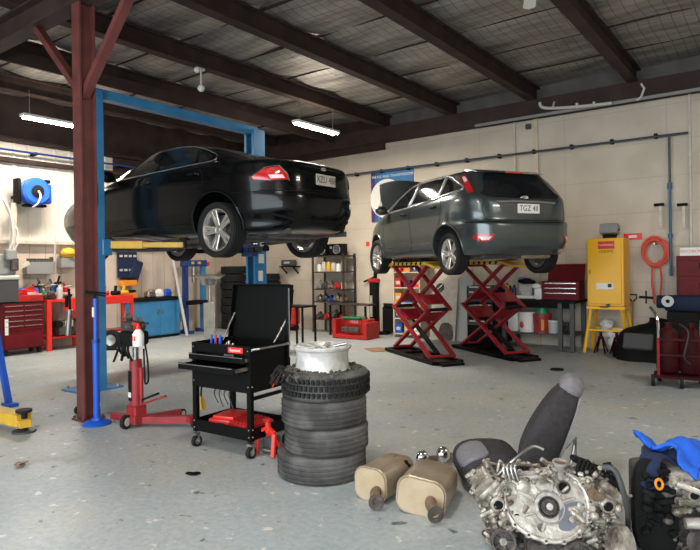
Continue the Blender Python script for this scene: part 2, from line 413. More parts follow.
batten((1.5,7.0,4.5), 'added unseen fluorescent light over the right of the workshop', power=80)  # likewise added out of view, lights the right side
# ceiling odds and ends
b = M(); p = WY(612,103,YA-.4); q = WY(545,108,YA-.4); q.y = p.y = YA-.4
b.tube(cr([tuple(q+Vector((-.1,0,.12))), tuple(q), tuple((p+q)/2+Vector((0,0,-.02))), tuple(p)], 6), .028)
b.cyl(q+Vector((.15,0,0)), q+Vector((.15,0.08,.1)), .02); b.box((p+q)/2, (.04,.09,.08)); b.box(q*.25+p*.75, (.04,.09,.08))
tag(b.build('white_conduit', 'conduit'), 'bent white conduit fixed along the top of back wall', 'conduit')
p = WY(643,92,YA-.36); b = M().tube([p+Vector((-.03,0,.15)), p+Vector((.02,0,.06)), p+Vector((-.03,0,-.08)), p+Vector((-.1,0.02,-.12))], .02)
tag(b.build('cable_elbow', 'conduit'), 'short white cable elbow hanging below right beam end', 'cable')
p = Vector((-7.45, WX(200,78,-7.45).y, 4.75))
t = thing('ceiling_sensor', 'small white sensor on a bracket under the beam, above black car', 'sensor', p)
M().box((0,0,-.02), (.08,.16,.04), .01).build('base', 'conduit', t); M().cyl((0,.02,-.03), (0,.02,-.3), .014).build('stem', 'conduit', t)
M().ball((0,.02,-.32), .055).build('head', 'white', t); M().ball((0,-.06,-.05), .045).build('eye', 'white', t)
t = thing('ceiling_fan', 'white ceiling fan, one blade showing at top edge of view', 'fan', (W(532,-14,4.55).x, W(532,-14,4.55).y, 4.55))
M().cyl((0,0,.0),(0,0,.1),.1).cyl((0,0,.1),(0,0,.57),.014).build('motor', 'white', t)
for k in range(3):
    M(XF(rz=120*k+233)).prism([(.08,-.03),(.2,-.06),(.55,-.07),(.6,0),(.55,.07),(.2,.06),(.08,.03)], 0, .012).build('blade', 'white', t)
# ---- poster, red sign, wall brackets, hose coil on the back wall
def wy(px, py, Y): return WY(px, py, Y)
a = wy(372,222,YA-.02); c = wy(413,168,YA-.02); t = thing('poster', 'blue framed poster with white circle behind the raised bonnet', 'poster', (a.x, YA-.02, a.z))
w_, h_ = c.x-a.x, c.z-a.z
M().span((0,-.015,0), (w_,.02,h_), .003).build('panel', 'poster_blue', t)
M().span((0,-.018,0), (w_*.09,-.014,h_)).build('border_stripe', 'poster_purple', t)
b = M(XF((w_*.38,-.019,h_*.45), rx=90)); b.lathe([(0,0),(w_*.40,0)], 32, Matrix.Scale(1.0,4)); b.build('circle', 'white', t)
text('WE FIX AND TRANSMISSIONS', .085, XF((w_*.52,-.019,h_*.9)) @ FACE_Y, 'white', t)
a = wy(624,240,YA-.01); c = wy(642,233,YA-.01); t = thing('safety_sign', 'small red rectangular sign on wall right of yellow cabinet', 'sign', ((a.x+c.x)/2, YA-.012, (a.z+c.z)/2))
M().box((0,0,0), (c.x-a.x,.012,c.z-a.z)).build('board', 'bright_red', t); M().box((0,-.008,0), (.14,.004,.05)).build('emblem', 'white', t)
for px in (661,684):
    p = wy(px,205,YA); t = thing('wall_bracket', 'black hook with white strap on wall, %s of the pair' % ('left' if px == 661 else 'right'), 'bracket', (p.x,YA,p.z))
    M().bar((0,0,0),(0,-.22,0),.04,.03).box((0,-.2,-.01),(.16,.06,.05),.01).build('hook', 'matte_black', t)
    M().box((.02,-.2,-.22),(.05,.03,.4),.006).build('strap', 'offwhite', t)
p = wy(656,252,YA-.1); t = thing('hose_coil', 'coiled orange red hose hanging on the back wall', 'hose', (p.x,YA-.06,p.z))
b = M()
for k in range(7):
    R = .17+.02*random.random(); dx = random.uniform(-.02,.02); dz = random.uniform(-.03,.03)
    b.torus(R, .018, XF((dx,-.03-.02*k,dz), rx=90+random.uniform(-5,5)) @ Matrix.Scale(1.28,4,(0,1,0)), 36, 8)
b.build('coil', 'hose_red', t)
M().tube(cr([(-.05,-.08,-.2),(-.06,-.08,-.5),(-.03,-.08,-.9),(-.07,-.05,-.55)],8), .016).tube(cr([(.06,-.1,-.15),(.09,-.1,-.5),(.05,-.09,-.85)],8), .016).build('tail', 'hose_red', t)
M().cyl((0,0.06,.14),(0,-.2,.14),.015).build('hook', 'steel', t)
# marks
p = wy(338,244,YA); t = thing('wall_plate', 'little red square on back wall left of grey hatchback', 'wall plate', (wy(368,244,YA).x,YA,wy(368,244,YA).z)); M().box((0,-.01,0),(.09,.02,.1)).build('plate', 'bright_red', t)
p = wy(524,100,YA-.05)
t = thing('security_box', 'small dark box high on the back wall', 'box', (wy(529,127,YA).x,YA,wy(529,127,YA).z)); M().box((0,-.04,0),(.1,.08,.1),.01).build('case', 'dark_grey', t)
# ---------------------------------------------------------------- wheels and cars
def tyre_prof(R, r, w, grooves=4, gd=.008):
    """closed profile (radius, axial) of a tyre"""
    h = w/2; p = [(r, -h*.72), (r+.012, -h*.80), (r+.25*(R-r), -h*.95), (r+.55*(R-r), -h), (r+.78*(R-r), -h*.97), (r+.91*(R-r), -h*.90), (R-.006, -h*.80)]
    n = grooves; xs = -h*.76
    step = h*1.52/(n*2+1)
    for k in range(n*2+1):
        rr = R if k % 2 == 0 else R-gd
        p += [(rr, xs+.0015), (rr, xs+step-.0015)]; xs += step
    p += [(R-.006, h*.80), (r+.91*(R-r), h*.90), (r+.78*(R-r), h*.97), (r+.55*(R-r), h), (r+.25*(R-r), h*.95), (r+.012, h*.80), (r, h*.72), (r-.006, 0)]
    return p
def rim_mesh(b, r, w, spokes, m, split=False, y_face=.35, sw=.05):
    """alloy wheel, axis local z, face toward +z"""
    h = w/2
    b.lathe([(r*.99,-h*.7),(r+.004,-h*.74),(r+.008,-h*.66),(r-.02,-h*.5),(r-.03,0),(r-.02,h*.5),(r+.008,h*.68),(r+.004,h*.78),(r-.012,h*.76),(r-.035,h*.4),(r-.045,0),(r-.04,-h*.6)], 40, m, closed=True)
    zf = h*y_face
    b.lathe([(0,zf+.012),(.028,zf+.012),(.034,zf+.004),(.06,zf),(.07,zf-.03),(.07,zf-.06),(0,zf-.06)], 20, m)
    for k in range(spokes):
        a = 360*k/spokes
        for s in ((-1,1) if split else (0,)):
            mm = m @ XF(rz=a)
            p = mm @ Vector((.05, s*.012, zf-.01)); q = mm @ Vector((r-.02, s*.036, zf+.012))
            up = (mm.to_3x3() @ Vector((0,0,1)))
            b.bar(p, q, sw if not split else sw*.55, .03, up=up, bev=.006)
def make_wheel(parent, loc, side, R, r, w, spokes, split, rimmat='rim_silver', sw=.05):
    m = XF(loc) @ XF(rx=-90 if side > 0 else 90)   # local z toward car side (+y for side>0)
    ty = M(); ty.lathe(tyre_prof(R, r, w), 56, m, closed=True); o = ty.build('wheel', 'rubber_black', parent, smooth=30)
    rm = M(); rim_mesh(rm, r, w*.92, spokes, m, split, .45, sw); rm.build('rim', rimmat, o, smooth=30)
    dk = M(); dk.lathe([(0,-.03),(r*.72,-.03),(r*.72,-.05),(0,-.05)], 28, m); dk.build('brake_disc', 'iron', o)
    return o
def car_shell(tab, N=72, sub=5):
    sl = cr(tab, sub)
    rings = []
    for (z, xr, xf, hw, nr, nf, xm) in sl:
        half = []
        A = []
        K = 400
        for i in range(K+1):
            th = PI*i/K     # 0 rear -> PI front
            c = math.cos(th); s = max(0, math.sin(th)); n = nr if c > 0 else nf
            x = xm - (xm-xr)*abs(c)**(2/n) if c > 0 else xm + (xf-xm)*abs(c)**(2/n)
            A.append((x, hw*s**(2/n)))
        L = [0]
        for i in range(K): L.append(L[-1]+math.dist(A[i], A[i+1]))
        j = 0
        for i in range(N+1):
            t = L[-1]*i/N
            while j < K-1 and L[j+1] < t: j += 1
            f = (t-L[j])/max(1e-9, L[j+1]-L[j]); half.append((A[j][0]+(A[j+1][0]-A[j][0])*f, A[j][1]+(A[j+1][1]-A[j][1])*f, z))
        ring = half + [(x, -y, z) for x, y, z in half[-2:0:-1]]
        rings.append(ring)
    b = M(); vs = [p for r in rings for p in r]; n = len(rings[0]); fs = []
    for k in range(len(rings)-1):
        for i in range(n): fs.append((k*n+i, k*n+(i+1) % n, (k+1)*n+(i+1) % n, (k+1)*n+i))
    fs.append(tuple(range(n))[::-1]); fs.append(tuple((len(rings)-1)*n+i for i in range(n)))
    b.add(vs, fs); return b
def cut(o, cutters):
    for c in cutters:
        md = o.modifiers.new('b', 'BOOLEAN'); md.object = c; md.operation = 'DIFFERENCE'; md.solver = 'EXACT'
    dg = bpy.context.evaluated_depsgraph_get(); me = bpy.data.meshes.new_from_object(o.evaluated_get(dg))
    o.modifiers.clear(); o.data = me
    for c in cutters: bpy.data.objects.remove(c)
    for p in me.polygons: p.use_smooth = True
    me.set_sharp_from_angle(angle=math.radians(38))
class Caster:
    def __init__(s, o):
        bm = bmesh.new(); bm.from_mesh(o.data); s.t = BVHTree.FromBMesh(bm); bm.free()
    def side(s, x, z, sg=1):
        h = s.t.ray_cast(Vector((x, 3*sg, z)), Vector((0,-sg,0))); return (h[0], h[1]) if h[0] else (Vector((x,.5*sg,z)), Vector((0,sg,0)))
    def rear(s, y, z):
        h = s.t.ray_cast(Vector((-2, y, z)), Vector((1,0,0))); return (h[0], h[1]) if h[0] else (Vector((0,y,z)), Vector((-1,0,0)))
    def front(s, y, z):
        h = s.t.ray_cast(Vector((8, y, z)), Vector((-1,0,0))); return (h[0], h[1]) if h[0] else (Vector((0,y,z)), Vector((1,0,0)))
def patch(poly, fn, off=.004, g=.05, thick=.003):
    t = bmesh.new(); t.faces.new([t.verts.new((a, b_, 0)) for a, b_ in poly])
    xs = [p[0] for p in poly]; ys = [p[1] for p in poly]
    for lo, hi, no, k in ((min(xs), max(xs), (1,0,0), 0), (min(ys), max(ys), (0,1,0), 1)):
        c = lo+g
        while c < hi-1e-4:
            co = (c,0,0) if k == 0 else (0,c,0)
            bmesh.ops.bisect_plane(t, geom=t.verts[:]+t.edges[:]+t.faces[:], plane_co=co, plane_no=no); c += g
    b = M(); d = {}; vs = []
    for i, v in enumerate(t.verts): p, n = fn(v.co.x, v.co.y); vs.append(p+n*off); d[v] = i
    b.add(vs, [tuple(d[v] for v in f.verts) for f in t.faces]); t.free(); return b
def line_on(b, poly, fn, r, off=.0, closed=True, n=6, dens=.04):
    pts = []; k = len(poly)
    for i in range(k if closed else k-1):
        a = poly[i]; c = poly[(i+1) % k]; m = max(1, int(math.dist(a, c)/dens))
        for j in range(m): pts.append((a[0]+(c[0]-a[0])*j/m, a[1]+(c[1]-a[1])*j/m))
    if not closed: pts.append(poly[-1])
    P = []
    for a, c in pts: p, nn = fn(a, c); P.append(p+nn*off)
    b.tube(P, r, n, closed=closed)
def arch_cutters(wh, R, hw, depth=.36):
    out = []
    for x, z in wh:
        for s in (1,-1):
            arc = [(x+R*math.cos(PI*k/30), z+R*math.sin(PI*k/30)) for k in range(31)] + [(x-R, z-.6), (x+R, z-.6)]
            vs = [(a, s*(hw+.3), c) for a, c in arc] + [(a, s*(hw-depth), c) for a, c in arc]; n = len(arc)
            c1 = M(); c1.add(vs, [tuple(range(n)), tuple(range(n, 2*n))[::-1]] + [(i, (i+1) % n, n+(i+1) % n, n+i) for i in range(n)]); out.append(c1.build('tmp', 'black'))
    return out
def add_details(car, cs, spec):
    """windows, trims, lights from outlines; spec holds the outlines of one car"""
    for sg in (1,-1):
        f = lambda a, c, sg=sg: cs.side(a, c, sg)
        for poly in spec['side_glass']: patch(cr(poly, 5, True), f, .004).build('side_window', 'glass', car, smooth=60)
        b = M()
        for poly in spec['trim']: line_on(b, cr(poly, 5, True), f, spec['trim_r'], .003)
        b.build('window_trim', spec['trim_mat'], car, smooth=60)
        b = M()
        for poly, cl in spec['gaps']: line_on(b, cr(poly, 4, cl) if len(poly) > 2 else poly, f, .004, -.001, cl)
        b.build('door_gap', 'matte_black', car)
        for x, z in spec['handles']:
            p, n = f(x, z); M().box(p+n*.022, (.17,.022,.03), .008).box(p+n*.01-Vector((.07,0,0)), (.02,.03,.02)).box(p+n*.01+Vector((.07,0,0)), (.02,.03,.02)).build('door_handle', spec['handle_mat'], car)
        x, z = spec['mirror']; p, n = f(x, z)
        o = M().ball(p+Vector((.0,sg*.13,.05)), (.07,.12,.085)).bar(p, p+Vector((0,sg*.12,.02)), .05, .03).build('side_mirror', spec['paint'], car)
        for (x, z) in spec['wheels']:
            b = M(); R = spec['archR']; pts = []
            for k in range(25):
                a = math.radians(-12+204*k/24); px, pz = x+(R+.012)*math.cos(a), z+(R+.012)*math.sin(a)
                if pz < .22: continue
                q, nn = f(px, pz); pts.append(q+nn*.004)
            b.tube(pts, .018, 8); b.build('arch_lip', spec['paint'], car, smooth=60)
        for zz in spec.get('crease', []):
            b = M(); line_on(b, [(spec['wheels'][0][0]+spec['archR']+.1, zz), (spec['wheels'][1][0]-spec['archR']-.1, zz-.02)], f, .012, -.004, False); b.build('side_moulding', spec['paint'], car, smooth=60)
FX = thing('grey_hatchback', 'dark grey five-door hatchback raised on two red scissor lifts', 'car', (-2.935, 8.196, 1.51), 147.6)
tab = [(.20,.40,4.0,.70,6,4,2.2),(.21,.20,4.18,.84,6,4,2.2),(.25,.09,4.26,.89,5.5,3.4,2.2),(.34,.03,4.32,.915,5.5,3.2,2.2),(.46,.0,4.34,.925,5.5,3.2,2.2),(.60,.0,4.34,.93,5.5,3.2,2.2),
 (.655,.015,4.32,.93,5.8,3.2,2.2),(.68,.055,4.31,.93,6,3.2,2.2),(.72,.075,4.28,.93,6,3.2,2.2),(.82,.085,4.20,.935,6,3.2,2.2),(.92,.10,3.98,.93,6,3.4,2.1),(1.00,.13,3.62,.92,6.5,3.6,2.0),
 (1.05,.17,3.36,.905,7,4.4,1.9),(1.10,.22,3.20,.885,7,4.6,1.85),(1.2,.31,3.00,.835,7,4.8,1.8),(1.3,.39,2.80,.785,7,4.8,1.7),(1.39,.45,2.58,.735,6.5,4.8,1.65),(1.44,.49,2.42,.69,6,4.6,1.6),
 (1.475,.60,2.25,.61,5,4.2,1.5),(1.492,.8,2.05,.48,4,3.6,1.45),(1.50,1.05,1.8,.28,3,2.8,1.42)]
body = car_shell(tab).build('body', 'focus_paint')
RW = [(.80,.31),(3.44,.31)]
cut(body, arch_cutters(RW, .365, .93)); body.parent = FX
cs = Caster(body)
fs_spec = dict(paint='focus_paint', trim_mat='focus_trim', trim_r=.017, handle_mat='matte_black', archR=.365, wheels=RW, mirror=(2.86,1.02),
 side_glass=[[(2.84,1.06),(2.55,1.23),(2.28,1.36),(2.08,1.41),(1.98,1.40),(2.0,1.25),(2.04,1.09),(2.1,1.055),(2.5,1.05)],
   [(1.86,1.41),(1.5,1.425),(1.18,1.41),(1.10,1.38),(1.08,1.25),(1.10,1.13),(1.2,1.10),(1.6,1.085),(1.86,1.085),(1.92,1.11),(1.90,1.3)],
   [(.99,1.38),(.9,1.36),(.70,1.28),(.56,1.20),(.60,1.17),(.8,1.15),(.97,1.135),(1.0,1.16),(1.005,1.3)]],
 trim=[[(2.93,1.02),(2.60,1.23),(2.32,1.375),(2.05,1.44),(1.5,1.455),(1.0,1.42),(.72,1.32),(.50,1.20),(.55,1.145),(.9,1.11),(1.5,1.06),(2.2,1.03)],
   [(1.97,1.43),(1.95,1.25),(2.0,1.07),(1.96,1.06),(1.91,1.25),(1.93,1.43)], [(1.06,1.41),(1.05,1.25),(1.06,1.12),(1.02,1.12),(1.01,1.25),(1.02,1.4)]],
 gaps=[([(2.98,1.0),(3.02,.8),(2.98,.45),(2.95,.33),(1.95,.32),(1.92,.7),(1.95,1.03)], False), ([(1.93,.32),(1.20,.33),(1.12,.52),(.98,.70),(.92,.9),(.95,1.1)], False), ([(3.45,.93),(3.1,1.0)], False)],
 handles=[(2.12,.93),(1.12,.96)], crease=[.42])
mk('focus_trim', (.42,.42,.42), .3, .8)
add_details(FX, cs, fs_spec)
# rear screen, spoiler, tailgate
patch(cr([(-.60,1.10),(-.3,1.085),(.3,1.085),(.60,1.10),(.56,1.2),(.47,1.38),(.3,1.41),(-.3,1.41),(-.47,1.38),(-.56,1.2)],4,True), cs.rear, .005).build('rear_window', 'glass', FX, smooth=60)
b = M(); pts = []
b.prism([(.36,-.0),(.60,.075),(.85,.10),(.85,.07),(.6,.03)], -.56, .56, XF((0,0,1.405), rx=90), bev=.008); b.build('spoiler', 'focus_paint', FX)
M().box((.375,0,1.415),(.012,.3,.02)).build('high_brake_light', 'tail_red', FX)
patch(cr([(-.55,1.12),(.55,1.12),(.62,1.04),(.3,1.02),(-.3,1.02),(-.62,1.04)],4,True), cs.rear, .003).build('rear_lower_glass', 'glass', FX, smooth=60)
b = M(); line_on(b, [(-.66,1.0),(-.70,.85),(-.66,.70),(.66,.70),(.70,.85),(.66,1.0)], cs.rear, .005, -.001, False); b.build('tailgate_gap', 'matte_black', FX)
b = M(); line_on(b, [(-.85,.675),(-.4,.668),(.4,.668),(.85,.675)], cs.rear, .012, -.006, False); b.build('bumper_gap', 'matte_black', FX)
for s in (1,-1):
    f = lambda a, c, s=s: cs.side(a, c, s)
    # high tail lamp on the rear pillar
    def pil(a, c, s=s):
        d = Vector((1,-s*1.0,0)).normalized(); o = Vector((.2,s*.9,c)) - d*2 + Vector((s*a, a*1.0, 0))*.7
        h = cs.t.ray_cast(o, d); return (h[0], h[1]) if h[0] else (Vector((.35,s*.7,c)), -d)
    patch([(.20*s,1.37),(.13*s,1.39),(.03*s,1.24),(-.05*s,1.10),(.03*s,1.08),(.11*s,1.20)], pil, .012, g=.04).build('tail_light', 'tail_red', FX, smooth=60)
    patch([(.165*s,1.35),(.125*s,1.355),(.07*s,1.28),(.115*s,1.26)], pil, .016, g=.04).build('reverse_light', 'tail_clear', FX, smooth=60)
    patch([(s*.58,.50),(s*.80,.50),(s*.80,.45),(s*.74,.40),(s*.63,.41)], cs.rear, .006).build('bumper_reflector', 'tail_red', FX)
    patch([(s*.62,.47),(s*.76,.47),(s*.73,.42),(s*.65,.425)], cs.rear, .009).build('bumper_lamp', 'tail_clear', FX)
    patch([(4.18,.72),(3.95,.80),(3.85,.74),(4.1,.62),(4.24,.60)], f, .004).build('headlight', 'tail_clear', FX)
def plate(car, cs, y, z, txt, mt):
    p, n = cs.rear(y, z); o = M().box(p+Vector((-.012,0,0)), (.012,.372,.134), .004).build('number_plate', mt, car)
    q = p+Vector((-.02,0,0)); m = Matrix.Translation(q) @ Matrix.Rotation(-PI/2,4,'Z') @ Matrix.Rotation(PI/2,4,'X')
    text(txt, .115, m, 'ink', o, 'plate_characters', .0008, sx=.85)
b = M(); line_on(b, [(-.50,.955),(-.2,.968),(.2,.968),(.50,.955)], cs.rear, .018, .006, False); b.build('plate_garnish', 'focus_trim', FX)
patch([(-.47,.94),(.47,.94),(.40,.79),(-.40,.79)], cs.rear, .003).build('plate_recess', 'dark_grey', FX)
plate(FX, cs, -.02, .865, 'TGZ 4II', 'white')
p, n = cs.rear(0, 1.03); b = M(); b.lathe([(0,.0),(.05,.0),(.062,.005),(.066,0),(.066,-.01),(0,-.01)], 28, Matrix.Translation(p+Vector((-.012,0,.0))) @ Matrix.Rotation(-PI/2,4,'Y') @ Matrix.Scale(.42,4,(1,0,0))); b.build('badge', 'chrome', FX)
# open bonnet
hm = XF((3.38,0,1.03), ry=-57)
b = M(); vs = []; fs = []; n1, n2 = 12, 14
for lay in (0, -.022):
    for i in range(n1+1):
        u = i/n1
        for j in range(n2+1):
            v = -1+2*j/n2; wd = .70*(1-.16*u**2.5); x = .92*u - .10*abs(v)**2.5*u
            vs.append(tuple(hm @ Vector((x, v*wd, -.05*u**2-.035*v*v+.03+lay))))
k = (n1+1)*(n2+1)
for L in (0, k):
    for i in range(n1):
        for j in range(n2): a = L+i*(n2+1)+j; fs.append((a, a+1, a+n2+2, a+n2+1))
for i in range(n1):
    for j in (0, n2): a = i*(n2+1)+j; fs.append((a, a+n2+1, a+n2+1+k, a+k))
for j in range(n2):
    for i in (0, n1): a = i*(n2+1)+j; fs.append((a, a+1, a+1+k, a+k))
b.add(vs, fs); bo = b.build('bonnet', 'focus_paint', FX, smooth=50)
M().cyl((3.9,.62,.93), hm @ Vector((.75,.58,-.03)), .007).build('prop_rod', 'steel', bo)
for i, (x, z) in enumerate(RW):
    for s in (1,-1): make_wheel(FX, (x, s*.785, z-.06), s, .317, .225, .2, 5, True, sw=.085)
# underbody
b = M(); b.box((2.1,0,.205), (3.6,1.2,.07), .02); b.box((.75,0,.22),(.14,1.2,.1),.02); b.cyl((.8,-.72,.27),(.8,.72,.27),.03); b.cyl((3.44,-.72,.27),(3.44,.72,.27),.03)
b.box((3.4,0,.16),(.7,.8,.1),.03)
for s in (-1,1): b.bar((1.15,s*.5,.17),(.78,s*.62,.22),.07,.05); b.cyl((.8,s*.5,.22),(.74,s*.48,.6),.045)
b.build('underbody', 'under', FX)
b = M(); b.box((.42,-.3,.235),(.32,.52,.15),.05,seg=3); b.tube(cr([(.6,-.3,.22),(1.0,-.1,.17),(1.6,.05,.16),(3.0,.1,.15)],5),.028); b.tube([(.4,-.5,.25),(.06,-.58,.27)],.028); b.build('exhaust_pipe', 'exhaust', FX)
# ---- black sedan
FA = thing('black_sedan', 'glossy black sedan with chrome window line raised on the blue two-post hoist', 'car', (-4.54,5.68,1.79), 180)
tab = [(.20,.5,4.5,.68,5,4,2.4),(.21,.3,4.7,.80,5,4,2.4),(.26,.12,4.98,.87,4.2,4,2.4),(.36,.05,5.05,.90,3.8,4.4,2.4),(.48,.02,5.09,.925,4.2,4.8,2.4),(.62,.02,5.10,.93,4.2,4.8,2.4),(.70,.035,5.07,.93,4.2,4.6,2.4),
 (.80,.05,4.98,.93,4.2,4.2,2.4),(.90,.06,4.75,.93,4.2,3.6,2.4),(.98,.08,4.30,.92,4.2,3,2.4),(1.04,.11,3.85,.91,4.2,3.6,2.4),(1.07,.17,3.62,.895,4.2,4.2,2.4),(1.09,.33,3.52,.885,4.4,4.4,2.4),
 (1.11,.60,3.42,.87,5.5,4.6,2.4),(1.16,.78,3.30,.85,6.5,4.8,2.3),(1.25,1.02,3.08,.80,7,4.8,2.2),(1.34,1.30,2.84,.745,7,4.8,2.2),(1.40,1.56,2.66,.695,6,4.4,2.15),(1.43,1.76,2.50,.60,4.6,4,2.15),(1.443,1.92,2.38,.44,3.6,3.4,2.15),(1.448,2.05,2.25,.2,2.6,2.4,2.15)]
body = car_shell(tab).build('body', 'falcon_paint')
RF = [(1.05,.335),(3.89,.335)]
cut(body, arch_cutters(RF, .39, .925)); body.parent = FA
cs = Caster(body)
sp = dict(paint='falcon_paint', trim_mat='chrome', trim_r=.009, handle_mat='falcon_paint', archR=.39, wheels=RF, mirror=(3.18,1.06),
 side_glass=[[(3.18,1.09),(2.92,1.22),(2.72,1.32),(2.52,1.375),(2.28,1.385),(2.25,1.25),(2.24,1.11),(2.6,1.09)],
   [(2.16,1.385),(1.85,1.375),(1.60,1.345),(1.50,1.30),(1.45,1.2),(1.46,1.13),(1.8,1.12),(2.14,1.11),(2.16,1.25)],
   [(1.37,1.27),(1.25,1.23),(1.16,1.18),(1.18,1.145),(1.3,1.135),(1.38,1.135)]],
 trim=[[(3.30,1.06),(3.0,1.21),(2.75,1.335),(2.5,1.395),(2.2,1.41),(1.8,1.395),(1.45,1.325),(1.15,1.215),(1.09,1.16),(1.14,1.12),(1.5,1.105),(2.3,1.08),(3.0,1.06)]],
 gaps=[([(3.35,1.02),(3.38,.8),(3.33,.33),(2.22,.33),(2.18,.7),(2.2,1.07)], False), ([(2.2,.33),(1.5,.34),(1.44,.55),(1.28,.75),(1.25,.95),(1.4,1.1)], False)],
 handles=[(2.38,.95),(1.42,.97)], crease=[.36])
add_details(FA, cs, sp)
for s in (1,-1):
    def pil(a, c, s=s):
        d = Vector((1,-s*.8,0)).normalized(); o = Vector((.35,s*.75,c)) - d*2 + Vector((s*.62*a, a*.78, 0)); h = cs.t.ray_cast(o, d); return (h[0], h[1]) if h[0] else (Vector((.35,s*.7,c)), -d)
    # outline: a is sideways (towards the boot lid is -s)
    patch([(s*.14,.86),(s*.0,.95),(-s*.16,.975),(-s*.25,.89),(-s*.27,.82),(-s*.06,.81),(s*.12,.83)], pil, .006, g=.04).build('tail_light', 'tail_red', FA, smooth=60)
    patch([(-s*.04,.875),(-s*.20,.875),(-s*.23,.835),(-s*.07,.83)], pil, .010, g=.04).build('reverse_light', 'tail_clear', FA, smooth=60)
    b = M(); line_on(b, [(s*.16,.855),(s*.0,.96),(-s*.165,.985),(-s*.26,.89),(-s*.28,.81)], pil, .007, .006, False); b.build('lamp_surround', 'chrome', FA)
plate(FA, cs, .0, .86, 'XZU 488', 'plate_cream' if 'plate_cream' in MM else 'offwhite')
b = M(); line_on(b, [(-.35,1.0),(.35,1.0)], cs.rear, .008, .004, False); b.build('boot_trim', 'black_gloss', FA)
b = M(); line_on(b, [(-.62,1.05),(-.64,.8),(-.55,.72),(.55,.72),(.64,.8),(.62,1.05)], cs.rear, .004, -.001, False); line_on(b, [(-.88,.69),(.88,.69)], cs.rear, .006, -.002, False); b.build('boot_gap', 'matte_black', FA)
b = M(); line_on(b, [(-.7,.42),(-.5,.36),(.5,.36),(.7,.42)], cs.rear, .014, .0, False); b.build('bumper_valance', 'matte_black', FA)
b = M(); p, n = cs.rear(0,1.0); b.lathe([(0,0),(.05,0),(.06,-.01),(0,-.012)], 24, Matrix.Translation(p+Vector((-.01,0,.0))) @ Matrix.Rotation(-PI/2,4,'Y') @ Matrix.Scale(.42,4,(1,0,0))); b.build('badge', 'chrome', FA)
for i, (x, z) in enumerate(RF):
    for s in (1,-1): make_wheel(FA, (x, s*.79, z-.065), s, .337, .258, .225, 5, True, sw=.085)
b = M(); b.box((2.6,0,.215), (3.6,1.25,.07), .02); b.box((1.05,0,.21),(.4,1.1,.12),.03); b.cyl((1.05,-.75,.26),(1.05,.75,.26),.035); b.cyl((3.89,-.75,.26),(3.89,.75,.26),.035); b.box((3.8,0,.15),(.8,.7,.12),.03)
for s in (-1,1): b.bar((1.6,s*.55,.16),(1.0,s*.66,.2),.09,.06); b.cyl((1.0,s*.5,.2),(1.0,s*.5,.65),.05)
b.build('underbody', 'under', FA)
b = M(); b.box((.55,.0,.235),(.30,.8,.13),.05,seg=3); b.tube(cr([(.7,.2,.2),(1.4,.15,.14),(3.2,.1,.13)],5),.032); b.tube([(.5,.4,.22),(.16,.55,.23)],.035); b.tube([(.5,-.4,.22),(.16,-.55,.23)],.035); b.build('exhaust_pipe', 'under', FA)
# ---------------------------------------------------------------- scissor lifts
def sc_lift(cx, cy, rz, label):
    t = thing('scissor_lift', label, 'car lift', (cx,cy,0), rz, 'red scissor lifts under the grey hatchback')
    b = M()
    for s in (-1,1): b.bar((-.92,s*.25,.03),(.92,s*.25,.03),.07,.06)
    for x in (-.92,-.3,.4,.92): b.bar((x,-.25,.025),(x,.25,.025),.08,.05)
    b.box((0,0,.008),(1.8,.46,.016)); b.box((-1.0,0,.02),(.18,.4,.04)); b.box((1.0,0,.02),(.18,.4,.04)); b.build('base', 'black', t)
    def arms(name, p, q, ys):
        b = M()
        for y in ys:
            b.bar((p[0],y,p[1]),(q[0],y,q[1]),.035,.075,up=(0,1,0))
        for (x, z) in (p, q): b.cyl((x,ys[0]-.03,z),(x,ys[-1]+.03,z),.026,n=12)
        b.build(name, 'scissor_red', t, smooth=30)
    o, i = (-.22,.22), (-.17,.17)
    arms('scissor_arm', (-.72,.10), (.62,.86), o); arms('scissor_arm', (.72,.10), (-.62,.86), i)
    arms('scissor_arm', (-.62,.86), (.58,1.58), o); arms('scissor_arm', (.62,.86), (-.58,1.58), i)
    for pa, pb in (((.28,0,1.09),(.52,0,.95)),((-.28,0,1.09),(-.52,0,.95)),((-.22,0,.64),(-.48,0,.80)),((.22,0,.64),(.48,0,.80))): M().bar(pa, pb, .32, .02).build('cross_plate', 'scissor_red', t)
    M().cyl((-.6,0,.12),(.15,0,.52),.04).cyl((.1,0,.5),(.3,0,.62),.022).build('hydraulic_ram', 'matte_black', t)
    for x in (-.62,.62): M().cyl((x,-.16,.86),(x,.16,.86),.03).build('joint_shaft', 'matte_black', t)
    M().box((0,0,1.625),(1.3,.5,.06),.008).bar((-.65,0,1.625),(-.95,0,1.56),.5,.04).bar((.65,0,1.625),(.95,0,1.56),.5,.04).build('platform', 'yellow', t)
    b = M()
    for k in range(7): b.box((-.5+k*.17+.3*0,0,1.625),(.07,.504,.045), m=XF(ry=25))
    b.build('hazard_stripe', 'matte_black', t)
    for s in (-1,1): M().box((s*.42,0,1.68),(.16,.3,.055),.01).build('rubber_pad', 'rubber_black', t)
    return t
def cam2w(r, f): return (r*.8018-f*.5976, r*.5976+f*.8018)
c1 = cam2w(1.222,10.39); c2 = cam2w(2.545,10.72)
sc_lift(c1[0], c1[1], 147.6, 'red scissor lift nearer the maroon machines, left under the grey hatchback')
sc_lift(c2[0], c2[1], 147.6, 'red scissor lift nearer the yellow cabinet, right under the grey hatchback')
p = W(377,350); tag(M(XF((p.x,p.y,0),rz=-35)).box((0,0,.006),(.5,.34,.012)).build('orange_board', 'orange_board' if 'orange_board' in MM else 'wood'), 'thin tan board lying on floor left of the left scissor lift', 'board')
